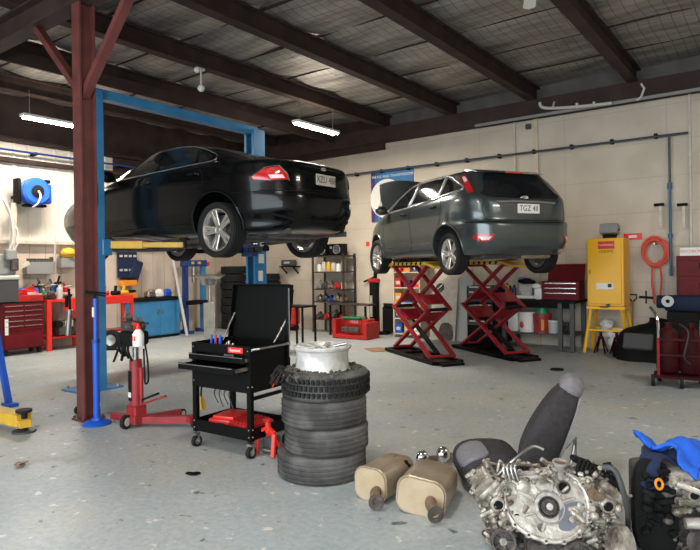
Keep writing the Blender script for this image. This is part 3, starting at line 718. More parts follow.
# ---------------------------------------------------------------- blue two-post hoist
t = thing('two_post_hoist', 'blue two-post hoist with yellow arm holding up the black sedan', 'car lift', (-7.56,4.33,0))
def post(y, s):
    b = M(XF((0,y,0))); b.box((0,-s*.13,2.0),(.23,.012,4.0)); b.box((-.115,0,2.0),(.012,.26,4.0)); b.box((.115,0,2.0),(.012,.26,4.0))
    b.box((-.09,s*.13,2.0),(.05,.012,4.0)); b.box((.09,s*.13,2.0),(.05,.012,4.0)); b.box((0,0,.012),(.5,.6,.024)); b.build('post', 'lift_blue', t)
    bb = M(XF((0,y,0)))
    for x in (-.2,.2):
        for yy in (-.24,.24): bb.cyl((x,yy,.02),(x,yy,.06),.02,n=6)
    bb.build('anchor_bolt', 'steel', t)
    M(XF((0,y+s*.16,1.9))).box((0,0,0),(.28,.14,.22),.01).box((0,-s*.1,.5),(.2,.1,.9)).build('carriage', 'dark_blue' if s < 0 else 'lift_blue', t)
post(0,1); post(3.06,-1)
M().box((0,1.53,3.98),(.14,3.1,.13)).build('crossbar', 'lift_blue', t)
def arm(p, q, mt):
    p = Vector(p); q = Vector(q); m_ = p.lerp(q,.45)
    b = M(); b.bar(p, q, .10, .07, bev=.006); b.bar(p, m_, .13, .10, bev=.006); b.build('lift_arm', mt, t)
    M().cyl((q.x,q.y,q.z-.04),(q.x,q.y,q.z+.075),.03).cyl((q.x,q.y,q.z+.06),(q.x,q.y,q.z+.085),.07).build('lift_pad', 'rubber_black', t)
arm((.2,.2,1.93),(1.1,.68,1.91),'yellow'); arm((-.1,.2,1.90),(-1.05,.72,1.89),'yellow')
arm((.1,2.85,1.90),(1.0,2.3,1.89),'black'); arm((-.1,2.85,1.90),(-1.05,2.3,1.89),'black')
M().tube(cr([(.1,.25,2.03),(.45,.3,2.02),(.8,.55,1.96)],6),.008).build('arm_cable', 'steel', t)
M(XF((.125,3.06,1.75))).box((0,0,0),(.012,.12,.16)).box((0,.02,.25),(.012,.08,.2)).box((0,-.02,-.3),(.012,.1,.18)).build('sticker', 'white', t)
M(XF((.125,0,2.6))).box((0,0,0),(.012,.06,.3)).build('switch', 'matte_black', t)
# neighbouring hoist: lifting arm resting low at the left edge, blue prop
t = thing('hoist_arm', 'yellow hoist arm with round black pad lying low at left edge', 'lift arm')
q = W(24,420,.12); p = W(-70,398,.14); 
b = M(); b.bar(p, q, .16, .12, bev=.008); b.bar(p, p.lerp(q,.55), .2, .16, bev=.008); b.bar(q+Vector((-.1,0,-.02)), q+Vector((.1,-.03,-.02)),.1,.07); b.build('arm', 'yellow', t)
M().cyl((q.x,q.y,.0),(q.x,q.y,.02),.11).build('foot_plate','dark_grey',t)
M().cyl((q.x,q.y,.02),(q.x,q.y,.2),.03).cyl((q.x,q.y,.2),(q.x,q.y,.225),.075).build('pad', 'rubber_black', t)
t = thing('blue_prop', 'slanting blue steel prop at left edge above the yellow arm', 'prop')
p = W(10,406,0); M().bar((p.x-.03,p.y,.03),(p.x-.42,p.y-.05,1.38),.06,.06).build('rod','stand_blue',t); M().box((p.x,p.y,.02),(.2,.12,.04),.008).build('foot','stand_blue',t)
M().bar((p.x-.42,p.y-.05,1.38),(p.x-.9,p.y-.2,1.38),.07,.07).build('arm','stand_blue',t)
# ================================================================ middle of the floor
# ---- black tool cart
cp = W(248.5,460); CW, CD = .70, .50
t = thing('tool_cart', 'black steel tool cart with raised lid and two open drawers', 'tool cart', (cp.x-CW/2, cp.y+CD/2, 0), 3)
hx, hy = CW/2, CD/2
for sx in (-1,1):
    for sy in (-1,1):
        M().box((sx*(hx-.02), sy*(hy-.02), .54), (.045,.045,.80), .003).build('leg', 'black', t)
        b = M(); b.cyl((sx*(hx-.02)-.016, sy*(hy-.02), .05),(sx*(hx-.02)+.016, sy*(hy-.02), .05), .05, n=20); o = b.build('caster', 'rubber_black', t)
        M().cyl((sx*(hx-.02)-.019, sy*(hy-.02), .05),(sx*(hx-.02)+.019, sy*(hy-.02), .05), .028).build('wheel_hub', 'steel', o)
        M().box((sx*(hx-.02), sy*(hy-.02), .115), (.05,.05,.02)).bar((sx*(hx-.02)-.024, sy*(hy-.02), .11),(sx*(hx-.02)-.024, sy*(hy-.02), .045),.03,.004).bar((sx*(hx-.02)+.024, sy*(hy-.02), .11),(sx*(hx-.02)+.024, sy*(hy-.02), .045),.03,.004).build('caster_fork', 'steel', o)
b = M(); b.box((0,0,.16),(CW,CD,.012)); 
for s in (-1,1): b.box((s*hx,0,.2),(.006,CD,.10)); b.box((0,s*hy,.2),(CW,.006,.10))
b.build('shelf', 'black', t)
b = M()
b.box((0,0,.55),(CW,CD,.008)); b.box((0,hy,.745),(CW,.008,.39))
for s in (-1,1): b.box((s*hx,0,.745),(.008,CD,.39))
b.box((0,-hy,.63),(CW,.008,.16)); b.box((0,-hy,.90),(CW,.008,.08)); b.box((0,0,.83),(CW,CD,.008)); b.build('chest', 'black', t)
b = M()
for s in (-1,1):
    for x in (-1,1): 
        for z in (.18,.24,.6,.9): b.ball((x*(hx-.02), s*(hy+.004), z), .006, 6); 
        for z in (.18,.24,.6,.9): b.ball((x*(hx+.004), s*(hy-.02), z), .006, 6)
b.build('rivets', 'steel', t)
for z, out in ((.825,.05),(.755,.17)):
    b = M(); b.box((0,-hy-out,z),(CW-.03,.012,.055),.003); b.box((0,-hy-out/2+.1,z-.025),(CW-.06,out+.2,.006))
    for s in (-1,1): b.box((s*(CW/2-.03),-hy-out/2+.1,z-.005),(.005,out+.2,.045))
    o = b.build('drawer', 'black', t); M().box((0,-hy-out-.012,z+.022),(CW-.06,.012,.008),.002).build('handle', 'chrome', o)
    M().bar((hx-.02,-hy-out+.01,z),(hx-.02,-hy+.02,z),.012,.03).build('drawer_slide', 'steel', o)
M(XF((0,hy+.01,.93),rx=-8)).box((0,0,.255),(CW+.0,.02,.51),.004).box((-CW/2,-.03,.255),(.012,.06,.51)).box((CW/2,-.03,.255),(.012,.06,.51)).box((0,-.03,.505),(CW,.06,.012)).build('lid', 'black', t)
for s in (-1,1): M().cyl((s*(hx-.04),hy-.16,.92),(s*(hx-.01),hy+.03,1.16),.007).cyl((s*(hx-.025),hy-.07,1.04),(s*(hx-.01),hy+.03,1.16),.011).build('gas_strut', 'steel', t)
M().box((hx+.015,hy-.02,.79),(.022,.03,1.28)).build('lid_post', 'black', t); M().box((hx+.03,hy-.02,1.1),(.006,.012,.62)).build('trim_strip', 'chrome', t)
M().tube([(hx+.005,-hy+.02,.91),(hx+.06,-hy+.05,.92),(hx+.06,hy-.05,.92),(hx+.005,hy-.02,.92)],.01).build('push_handle', 'steel', t)
M().bar((hx,-hy+.03,.50),(hx,hy-.03,.50),.02,.03).build('side_rail', 'black', t)
o = M().box((hx*.55,-hy-.008,.90),(.17,.008,.05),.002).build('badge', 'bright_red', t)
text('Supatool', .036, XF((hx*.55,-hy-.013,.90)) @ FACE_Y, 'white', o)
# things in and on the cart (own things)
cz = math.radians(3)
def cart(x, y, z): v = Matrix.Rotation(cz,3,'Z') @ Vector((x,y,z)); return (t0.x+v.x, t0.y+v.y, z)
t0 = Vector((cp.x-CW/2, cp.y+CD/2, 0))
k1 = thing('tool_case', 'closed red tool case on the cart shelf, left one', 'case', cart(-.12,-.0,.166), 14, 'red cases on the cart shelf')
M().box((0,0,.045),(.27,.34,.09),.012,seg=2).box((0,0,.10),(.22,.28,.03),.012,seg=2).build('shell', 'bright_red', k1)
M().box((0,-.178,.05),(.08,.016,.02),.003).build('handle', 'black', k1)
k2 = thing('tool_case', 'red ribbed tool case with loose fittings on the cart shelf, right one', 'case', cart(.15,-.03,.166), -8, 'red cases on the cart shelf')
b = M(); b.box((0,0,.045),(.24,.32,.09),.012,seg=2)
for i in range(4): b.box((-.075+i*.05,0,.095),(.02,.28,.02),.004)
b.build('shell', 'red', k2); M().tube([(-.05,-.17,.03),(-.02,-.2,.05),(.04,-.19,.04),(.05,-.17,.02)],.01).build('handle','rusty',k2)
p = cart(.05,-.19,.834); b = M(); 
for i in range(5): b.cyl((p[0]-.05+.025*i,p[1],p[2]),(p[0]-.05+.025*i,p[1]+.004,p[2]+.10+.015*(i%3)),.011,n=8)
tag(b.build('socket_rail', 'steel'), 'row of chrome sockets standing in the top tray of the cart', 'sockets')
p = cart(-.20,-.12,.834)
for i in range(5):
    x = p[0]-.05+.03*i; y = p[1]+.02*(i%2)
    s_ = thing('screwdriver', ['blue handled screwdriver furthest left in the cart tray','second blue handled screwdriver in the cart tray','red handled screwdriver between two blue ones in cart tray','third blue handled screwdriver, near the red one in tray','rightmost blue handled screwdriver in the cart tray'][i], 'screwdriver', (x,y,.834), 0, 'screwdrivers in the cart tray')
    M().cyl((0,0,0),(.004,0,.06),.004,n=6).build('shank', 'steel', s_); M().cyl((.004,0,.06),(.01,0,.16),.012,.010,n=8).build('handle', 'red' if i == 2 else 'stand_blue', s_)
s_ = thing('yellow_handled_tool', 'yellow handled cutter hanging off left side of the cart', 'tool', (cart(-hx-.03,-.12,.3)))
M().tube([(0,0,.0),(-.015,0,.08),(-.01,0,.13)],[.014,.012,.008]).tube([(-.0,.03,.0),(-.01,.03,.08),(-.01,0,.13)],[.012,.012,.008]).build('grip','yellow',s_); M().tube([(-.01,0,.12),(.0,0,.2),(.03,0,.27)],.008).build('jaw','matte_black',s_)
b = M()
for i in range(4):
    a = cart(-.1+.06*i,-.2,.55); a2 = Vector(a); b.tube(cr([tuple(a2),tuple(a2+Vector((-.03,0,-.06))),tuple(a2+Vector((.01,.01,-.14-.03*(i%2))))],5), .005, 6)
tag(b.build('hanging_cables', 'hose_black'), 'thin black cables hanging beneath the cart chest', 'cable')
b = M().tube([cart(hx+.02,.0,.56), cart(hx+.03,.15,.70)], .006); tag(b.build('red_rod','bright_red'), 'thin red rod leaning on right side of the tool cart', 'rod')
# ---- tyre stack with wheel rim on top
sx_, sy_ = W(325,472).x, W(325,472).y; z = 0
tl = ['bottom tyre of the stack, scuffed tread, on the floor','second tyre up in the stack of four','third tyre up in the stack, pale worn patch','top tyre of the stack with chunky tread under the rim']
for i in range(4):
    dx = (.0,-.005,-.01,.0)[i]; hgt = .20
    R = (.345,.325,.33,.33)[i]
    t = thing('tyre', tl[i], 'tyre', (sx_+(-.03 if i == 0 else .012*(i%2)), sy_+.01*(i%2), z+hgt/2), 20*i, 'stacked tyres beside the tool cart')
    t.rotation_euler.x = (0,.004,-.004,.003)[i]
    b = M(); b.lathe(tyre_prof(R, .2, .21, 4 if i < 3 else 2, .009), 72, closed=True)
    b.build('carcass', 'rubber', t, smooth=30)
    if i == 3:
        b = M()
        for k in range(54):
            a = 2*PI*k/54
            for j, zz in enumerate((-.05,0,.05)):
                m = XF(rz=math.degrees(a)+3*j); b.box((R+.004,0,zz),(.02,.026,.034),.003,m=Matrix()) if False else M.box(b, m @ Vector((R+.004,0,zz)), (.022,.024,.036), .003, m.to_3x3().to_4x4())
        b.build('tread_blocks', 'rubber_black', t)
    z += hgt+.003
b = M(); rnd = random.Random(3)
for k in range(420):
    a = rnd.uniform(0,2*PI); r = rnd.uniform(.215,.335); zz = z-.028+.022*rnd.random() - max(0,(r-.28))*.55
    m = Matrix.Rotation(rnd.uniform(0,6),4,Vector((rnd.uniform(-1,1),rnd.uniform(-1,1),rnd.uniform(-1,1))).normalized())
    b.box((sx_+r*math.cos(a), sy_+r*math.sin(a), zz+.01), (rnd.uniform(.02,.05),rnd.uniform(.012,.022),rnd.uniform(.008,.02)), .002, m)
tag(b.build('rubber_scraps', mat('scrap_rubber', (.035,.03,.025), .7, col2=(.11,.095,.075), scale=20)), 'dark rubber scraps heaped around the white rim on the top tyre', 'rubber scraps', kind='stuff')
b = M()
for k in range(9):
    a = -2.75+.13*k; p0 = Vector((sx_+.30*math.cos(a), sy_+.30*math.sin(a), z-.02)); 
    b.tube(cr([tuple(p0), tuple(p0+Vector((-.05*rnd.random()-.02,-.03,.02))), tuple(p0+Vector((-.1-.04*rnd.random(),-.04*rnd.random(),-.05-.06*rnd.random())))],4), [.009]*9, 5)
tag(b.build('frayed_strip', 'rubber_black'), 'frayed rubber strips hanging off left of the top tyre', 'rubber strip')
t = thing('wheel_rim', 'white painted alloy wheel rim lying flat on top of the tyre stack', 'wheel rim', (sx_-.01, sy_+.0, z+.085), 12)
M().lathe([(.205,-.1),(.222,-.105),(.226,-.09),(.21,-.075),(.203,-.03),(.203,.03),(.208,.055),(.225,.068),(.23,.085),(.222,.092),(.212,.085),(.195,.055),(.185,.03),(.185,-.07),(.19,-.09)], 48, closed=True).build('barrel', 'rim_white', t)
b = M(); b.lathe([(0,.06),(.03,.06),(.035,.075),(.06,.07),(.07,.03),(0,.03)],24)
for k in range(7):
    m = XF(rz=360/7*k); b.bar(m @ Vector((.05,0,.055)), m @ Vector((.20,0,.08)), .045, .028, bev=.008)
b.build('spokes', 'rim_white', t)
b = M()
for k in range(5):
    m = XF(rz=72*k); b.cyl(m @ Vector((.045,0,.06)), m @ Vector((.045,0,.076)), .008)
b.build('bolt_holes', 'matte_black', t)
M().cyl((.08,.05,.08),(.17,.08,.10),.012).build('tyre_valve','chrome',t)
# ---- small red stand jack by the tyres
q = W(270,456)
t = thing('stand_jack', 'small red jack on the floor between cart and tyres', 'jack', (q.x-.02,q.y-.0,0), 5)
b = M()
for s in (-1,1): b.bar((s*.09,-.05,.0+.012),(s*.085,-.02,.20),.035,.03,bev=.004); b.bar((s*.085,-.02,.2),(0,.0,.24),.035,.03,bev=.004)
b.bar((-.09,.1,.012),(0,.0,.22),.03,.03); b.bar((.09,.1,.012),(0,.0,.22),.03,.03); b.cyl((0,0,.2),(0,0,.29),.025)
b.build('frame', 'bright_red', t)
M().box((0,0,.30),(.07,.05,.03),.006).build('saddle', 'red', t); M().cyl((-.08,-.04,.06),(.08,-.04,.06),.012).build('crossbar','steel',t)
M().box((-.01,.06,.08),(.13,.1,.15),.01).build('oil_can', 'dark_grey', t)
# ---- transmission jack with gearbox
q = W(126,429)
t = thing('transmission_jack', 'maroon red transmission jack on wheels by the blue stand', 'jack', (q.x,q.y+.12,0), 0)
b = M(); b.bar((0,-.08,.07),(-.38,.28,.07),.07,.07); b.bar((0,-.02,.07),(.55,.30,.09),.07,.07); b.bar((0,0,.07),(-.4,-.02,.06),.06,.06); b.bar((0,0,.07),(.12,.45,.07),.06,.06); b.box((0,0,.08),(.2,.18,.09),.01)
b.box((.52,.28,.09),(.08,.1,.07)); b.build('base', 'jack_red', t)
def wheelie(x, y, R=.06, ax=(1,.3), p=t):
    a = Vector((ax[0],ax[1],0)).normalized()*.018
    o = M().cyl(Vector((x,y,R))-a, Vector((x,y,R))+a, R, n=20).build('caster', 'rubber_black', p)
    M().cyl(Vector((x,y,R))-a*1.15, Vector((x,y,R))+a*1.15, R*.6, n=16).build('wheel_hub', 'pale_grey', o)
wheelie(0,-.12,.07); wheelie(-.38,.28,.05); wheelie(.55,.30,.05); wheelie(.12,.47,.05)
b = M(); b.cyl((0,0,.1),(0,0,.68),.062,n=20); b.cyl((.06,.02,.2),(.06,.02,.6),.022); b.box((0,-.0,.16),(.16,.14,.12),.01); b.build('cylinder', 'jack_red', t)
M().box((-.01,-.063,.42),(.05,.006,.30)).build('label', 'matte_black', t); M().box((-.01,-.067,.33),(.045,.004,.05)).build('sticker', 'white', t)
M().cyl((0,0,.62),(0,0,.80),.03,n=14).build('ram', 'steel', t)
b = M(); b.bar((.06,.02,.27),(.30,.05,.36),.03,.02); b.build('pedal', 'matte_black', t); M().bar((.05,.0,.22),(.42,.05,.35),.025,.02).build('foot_lever', 'jack_red', t)
b = M(); b.box((-.02,0,.90),(.24,.2,.14),.02); b.box((-.1,0,.84),(.1,.26,.05)); 
for i in range(4): b.tube(cr([(-.08+.05*i,-.09,.88),(-.1+.05*i,-.12,.8),(-.12+.06*i,-.08,.74-.02*i)],4),.012)
b.box((-.15,.0,.92),(.06,.16,.06),.01); b.build('cradle', 'matte_black', t)
b = M(); b.bar((-.1,-.1,.86),(-.17,-.14,.66),.03,.012); b.bar((.0,-.12,.86),(-.06,-.12,.68),.02,.02); b.tube(cr([(.14,.0,.93),(.2,.0,.7),(.24,-.02,.50),(.19,-.02,.46),(.15,0,.52),(.14,.0,.8)],6),.009); b.build('strap', 'matte_black', t)
bx = (t.location.x, t.location.y)
b = M(); x, y = bx
b.box((x-.03,y,1.02),(.22,.17,.10),.03,seg=2)
for i in range(22): b.ball((x+rnd.uniform(-.14,.12), y+rnd.uniform(-.1,.08), 1.03+rnd.uniform(-.03,.07)), rnd.uniform(.012,.03), 7)
b.cyl((x+.04,y-.02,1.05),(x+.18,y-.06,1.10),.022); b.cyl((x-.1,y,1.05),(x-.03,y-.05,1.13),.035)
tag(b.build('gearbox', 'iron'), 'small dark metal gearbox resting on top of the transmission jack', 'gearbox')
q = W(143,372); d = 5.85
t = thing('spray_bottle', 'white spray bottle with red trigger head hung on transmission jack', 'spray bottle', (bx[0]+.20, bx[1]-.10, .84))
M().lathe([(0,0),(.05,0),(.055,.01),(.055,.12),(.035,.155),(.02,.17),(0,.17)],20).build('bottle', 'white', t)
M().cyl((0,0,.165),(0,0,.2),.024).box((-.015,-.01,.215),(.09,.03,.03),.008).bar((-.045,-.01,.205),(-.055,-.01,.165),.012,.01).build('trigger_head', 'bright_red', t)
M().box((0,-.05,.08),(.05,.008,.05),.003).build('label', 'bright_red', t)
# ---- blue stand
q = W(97,424)
t = thing('blue_support_stand', 'tall thin blue support stand with round base beside maroon column', 'stand', (q.x,q.y,0))
M().lathe([(0,0),(.14,0),(.145,.012),(.12,.03),(.06,.045),(.045,.07),(0,.07)],28).build('base', 'stand_blue', t)
M().cyl((0,0,.06),(0,0,.85),.034,n=16).cyl((0,0,.85),(0,0,1.30),.024).build('pole', 'stand_blue', t)
M().cyl((0,0,1.28),(0,0,1.36),.012).bar((-.14,-.03,1.36),(.13,.03,1.33),.018,.018).bar((-.02,-.1,1.38),(.03,.1,1.35),.018,.018).build('cradle_arm', 'matte_black', t)
M().box((.0,-.026,1.16),(.03,.008,.1)).build('sticker','white',t)
M().cyl((0,0,.84),(0,0,.88),.042).build('collar','dark_blue',t)
# ---- thing hung on the column
t = thing('caulking_gun', 'silver and black caulking gun hanging on left of the maroon column', 'gun', (COL.x-.16, COL.y-.13, .9))
M().cyl((0,0,.0),(.05,0,.28),.028).build('barrel','steel',t); M().bar((.05,0,.28),(.03,0,.5),.02,.02).bar((-.02,0,.30),(-.02,0,.42),.03,.02).build('handle','matte_black',t)
p = W(80,414); t = thing('small_caster_wheel', 'small black castor lying against foot of the maroon column', 'castor', (p.x+.02,p.y-.02,0))
M().cyl((-.02,0,.05),(.02,0,.05),.05,n=20).build('wheel','rubber_black',t); M().tube([(-.03,0,.05),(-.03,0,.1),(.03,0,.1),(.03,0,.05)],.006).bar((.0,0,.1),(.14,.03,.09),.02,.01).build('fork','steel',t)
# ---- oil drainer
p = W(210,358)
t = thing('oil_drainer', 'off-white oil drainer tank with wide steel pan, behind the tool cart', 'oil drainer', (p.x,p.y,0))
M().cyl((0,0,.12),(0,0,.98),.10,n=24).build('tank','offwhite',t)
M().cyl((.14,0,.1),(.14,0,1.1),.012).cyl((0.02,0,.98),(.02,0,1.3),.025).build('stand_pipe','steel',t)
M().lathe([(.02,0),(.13,.02),(.17,.12),(.27,.17),(.28,.2),(.25,.19),(.15,.14),(.11,.04),(0,.02)],28,XF((0,0,1.28))).build('drain_pan','steel',t)
b = M(); b.box((0,0,.09),(.4,.34,.05),.01)
for sx in (-1,1):
    for sy in (-1,1): b.cyl((sx*.17-.015,sy*.13,.045),(sx*.17+.015,sy*.13,.045),.045,n=14)
b.build('wheel_base','matte_black',t)
# ---- small dark bits lying on the floor
for i, (px, py, lab) in enumerate(((20,467,'small crumpled brown rag on the floor at lower left'),(193,475,'flat dark scrap of rubber on the floor in front of the cart'),(557,370,'dark drain cap lying on floor in front of the bench'))):
    p = W(px,py); b = M()
    if i == 2: b.lathe([(0,0),(.1,0),(.095,.02),(.04,.03),(0,.03)],20,XF((p.x,p.y,0)))
    else:
        for k in range(7): b.box((p.x+rnd.uniform(-.03,.03),p.y+rnd.uniform(-.03,.03),.012+.004*k*(i==0)),(.05,.03,.012),.003,XF(rz=rnd.uniform(0,90),rx=rnd.uniform(-20,20)*(i==0)))
    tag(b.build(('rag','rubber_scrap','drain_cap')[i], ('rusty','matte_black','matte_black')[i]), lab, ('rag','scrap','cap')[i])

# ================================================================ foreground parts
def muffler(loc, rz, tilt, L, w, h, label, pipe):
    t = thing('muffler', label, 'muffler', loc, rz, 'mufflers lying on the floor')
    t.rotation_euler.x = math.radians(tilt)
    # axis local y; face at y=0 looks to -y
    b = M(); vs = []; fs = []; n = 0
    secs = [(0,.97),(.012,1.0),(.02,1.0),(L*.35,1.02),(L*.8,.98),(L*.93,.86),(L,.6)]
    for y, s in secs:
        r = rrect(w*s, h*s, min(w,h)*.34*s, 8); n = len(r); vs += [(x, y, z+h/2) for x, z in r]
    for k in range(len(secs)-1):
        for i in range(n): fs.append((k*n+i,k*n+(i+1)%n,(k+1)*n+(i+1)%n,(k+1)*n+i))
    fs.append(tuple(range((len(secs)-1)*n, len(secs)*n)))
    b.add(vs, fs); b.build('casing', 'exhaust', t)
    b = M(); b.prism(rrect(w*.94,h*.94,min(w,h)*.32,8), -.004, .012, XF((0,0,h/2),rx=90)); 
    b.build('end_plate', 'muffler_face', t)
    b = M(); b.tube([(x,.0,z+h/2) for x,z in rrect(w*.99,h*.99,min(w,h)*.34,8)], .008, 6, closed=True); b.build('seam', 'exhaust', t)
    px, pz = pipe; b = M(); b.tube(cr([(px,.02,pz),(px+.005,-.05,pz-.002),(px+.05,-.11,pz-.02)],6), .034, 16); 
    b.build('pipe', 'rusty', t)
    m = XF((px+.062,-.125,pz-.025), rz=35) @ XF(rx=90); b = M(); b.lathe([(.024,-.006),(.05,-.008),(.052,.008),(.024,.008)],24,m,closed=True); b.build('flange','iron',t)
    return t
p = W(371,501); muffler((p.x,p.y,0), 2, 0, .44, .25, .225, 'tan muffler with flanged pipe lying nearest the tyre stack', (.06,.085))
p = W(419,515); muffler((p.x,p.y,0), 14, 0, .44, .32, .235, 'tan muffler with stub pipe lying against the car seat', (.07,.115)).rotation_euler.y = math.radians(7)
p = W(405,456); t = thing('exhaust_bracket', 'small black rubber bracket on far end of the left muffler', 'bracket', (W(400,462,.19).x, W(400,462,.19).y, .19)); M().tube([(-.05,0,.03),(-.02,0,.0),(.05,.0,.0),(.07,.02,-.02)],.012).box((.03,0,.005),(.07,.03,.03),.008).build('arm','matte_black',t)
for (px,py,r,lab) in ((421,460,.05,'left of two chrome exhaust tips behind the right muffler'),(442,457,.056,'right of two chrome exhaust tips behind the right muffler')):
    p = W(px,py+9); t = thing('exhaust_tip', lab, 'exhaust tip', (p.x,p.y,0), 0, 'chrome exhaust tips')
    M().ball((0,.02,.085),(r,r*1.15,r*1.15),18).build('dome','chrome',t); M().cyl((0,.05,.06),(0.02,.2,.03),.028).build('pipe','steel',t)
# ---- car seat
p = W(507,486); t = thing('car_seat', 'dark grey fabric car seat lying on the floor behind the engine', 'car seat', (p.x,p.y,0), 36.7)
# local x = image right, y = away
def loft(secs, name, mt, parent, smooth=60, sub=1):
    b = M(); n = len(secs[0]); vs = [q for s in secs for q in s]; fs = []
    for k in range(len(secs)-1):
        for i in range(n): fs.append((k*n+i,k*n+(i+1)%n,(k+1)*n+(i+1)%n,(k+1)*n+i))
    fs.append(tuple(range(n))[::-1]); fs.append(tuple((len(secs)-1)*n+i for i in range(n)))
    return b.add(vs, fs).build(name, mt, parent, smooth=smooth, sub=sub)
def slab(c, ux, uy, w, d, r):   # rounded rectangle ring centred at c spanned by ux, uy
    c = Vector(c); return [c+Vector(ux)*a+Vector(uy)*e for a, e in rrect(w, d, r, 3)]
# backrest: from hinge up to the right, side panel facing camera
hb = Vector((.19,.06,.12)); tb = Vector((.55,.12,.73)); ax = (tb-hb).normalized(); nrm = Vector((-ax.z,0,ax.x)); dep = Vector((.30,.954,0))
secs = []; lay = [(0,.24,.42,-.0),(.12,.29,.48,.0),(.35,.28,.52,.0),(.6,.24,.50,.0),(.78,.20,.42,.0),(.85,.165,.32,.0),(.93,.15,.28,.0),(1.0,.13,.25,.0),(1.03,.05,.16,0)]
for f, th, wd, o_ in lay: secs.append(slab(hb.lerp(tb,f)+nrm*(.02*math.sin(f*3)), nrm, dep, th, wd, min(th,wd)*.27))
loft(secs, 'backrest', 'fabric_dark', t)
secs = []
for f, th, wd, o_ in [(.2,.02,.40,0),(.45,.03,.42,0),(.7,.03,.38,0),(.84,.028,.25,0),(.95,.03,.22,0),(1.0,.02,.18,0)]: secs.append(slab(hb.lerp(tb,f)+nrm*(.02*math.sin(f*3)-(.142,.138,.113,.083,.074,.066)[[.2,.45,.7,.84,.95,1.0].index(f)]), nrm, dep, th, wd, th*.4))
loft(secs, 'back_panel', 'seat_back', t)
secs = []
for f, th, wd in [(.855,.205,.37),(.93,.185,.32),(1.0,.165,.285),(1.05,.09,.20)]: secs.append(slab(hb.lerp(tb,f)+nrm*(.02*math.sin(f*3)), nrm, dep, th, wd, min(th,wd)*.42))
loft(secs, 'headrest', 'fabric_light', t)
# cushion: long axis to the left, front edge curved
secs = []
for x, zc, th, wd in [(.10,.17,.18,.46),(-.02,.17,.2,.5),(-.16,.17,.21,.52),(-.27,.16,.20,.50),(-.33,.14,.14,.46),(-.35,.12,.06,.40)]:
    secs.append(slab((x,.08,zc), (0,1,0), (0,0,1), wd, th, th*.35))
loft(secs, 'cushion', 'fabric_dark', t)
secs = []
for x, zc, th, wd in [(-.13,.268,.03,.34),(-.23,.262,.034,.36),(-.31,.225,.04,.34),(-.35,.165,.04,.28)]:
    secs.append(slab((x,.02,zc), (0,1,0), (0,0,1), wd, th, th*.4))
loft(secs, 'cushion_panel', 'fabric_light', t)
b = M()
for s in (-1,1): b.bar((-.30,.08+s*.18,.02),(.2,.08+s*.18,.02),.03,.025); b.bar((-.2,.08+s*.18,.02),(-.22,.08+s*.18,.12),.02,.02); b.bar((.15,.08+s*.18,.02),(.1,.08+s*.18,.14),.02,.02)
b.build('rail', 'iron', t)
M(XF((.11,0,-.02))).tube([(.26,-.08,.20),(.30,-.05,.33),(.32,-.03,.38),(.33,.0,.22)],.007).tube([(.29,.0,.20),(.32,.0,.36),(.28,.05,.28)],.006).build('recliner_frame','steel',t).location = (.06,0,-.01)
# ---- engines
def greebles(b, rng, n, lo, hi, smin, smax):
    for k in range(n):
        c = Vector((rng.uniform(lo[0],hi[0]), rng.uniform(lo[1],hi[1]), rng.uniform(lo[2],hi[2]))); s = rng.uniform(smin,smax); w = rng.random()
        m = Matrix.Rotation(rng.uniform(-.6,.6),4,'Y') @ Matrix.Rotation(rng.uniform(0,3),4,'Z')
        if w < .35: b.box(c, (s*2,s*1.2,s), s*.2, m)
        elif w < .75:
            d = Vector((rng.uniform(-1,1),rng.uniform(-1,.2),rng.uniform(-.6,1))).normalized()*s*1.4; b.cyl(c-d, c+d, s*.55, n=10); b.cyl(c+d, c+d*1.12, s*.38, n=10)
        else: b.ball(c, s*.8, 9)
def bolt_ring(b, m, R, n, r=.008, h=.014, a0=0, a1=360, sx=1, sz=1):
    for k in range(n):
        a = math.radians(a0+(a1-a0)*k/n); c = Vector((R*sx*math.cos(a), R*sz*math.sin(a), 0)); b.cyl(m @ c, m @ (c+Vector((0,0,h))), r, n=6)
q = W(549,553)
E = thing('engine', 'aluminium vee engine without covers on the floor by the car seat', 'engine', (q.x,q.y,0), 36.7-4)
# local: x right, -y to camera, z up
rg = random.Random(11)
def fr(x, y, z, rx=90, ry=0, rz=0): return XF((x,y,z)) @ XF(rx=rx) @ XF(rx=ry, ry=rz)
b = M(); b.box((0,.10,.20),(.34,.36,.24),.03,seg=2); b.box((0,.05,.06),(.28,.30,.10),.02)
for k in range(7): b.box((-.15+k*.045,-.075,.11),(.014,.04,.14),.004)
b.build('sump', 'iron', E)
# the big timing face, tilted back a little
F = XF((-.03,-.12,.30), rx=62)
poly = cr([(-.22,-.02),(-.215,.10),(-.17,.165),(-.06,.175),(.03,.195),(.14,.165),(.205,.07),(.2,-.04),(.13,-.13),(.03,-.165),(-.08,-.15),(-.17,-.10)],5,True)
b = M(); b.prism(poly, -.05, 0, F, .008); b.build('timing_case', 'alu_bright', E)
b = M(); b.tube([F @ Vector((x,y,.006)) for x,y in poly], .013, 8, closed=True); 
for i in range(0, len(poly), 4): x, y = poly[i]; b.cyl(F @ Vector((x*1.03,y*1.03,-.02)), F @ Vector((x*1.03,y*1.03,.02)), .014, n=10)
b.build('case_flange', 'alu_bright', E)
b = M()
for i in range(0, len(poly), 4): x, y = poly[i]; b.cyl(F @ Vector((x*1.03,y*1.03,.02)), F @ Vector((x*1.03,y*1.03,.03)), .007, n=6)
b.build('case_bolts', 'iron', E)
b = M(); hc = F @ XF((.0,-.0,0)); b.lathe([(.012,.02),(.05,.02),(.055,.0),(.062,0),(.064,.018),(.07,.018),(.07,-.0),(.0,-.0),(0,.03),(.012,.03)],32,hc); bolt_ring(b, F @ XF((0,0,.02)), .034, 6, .007)
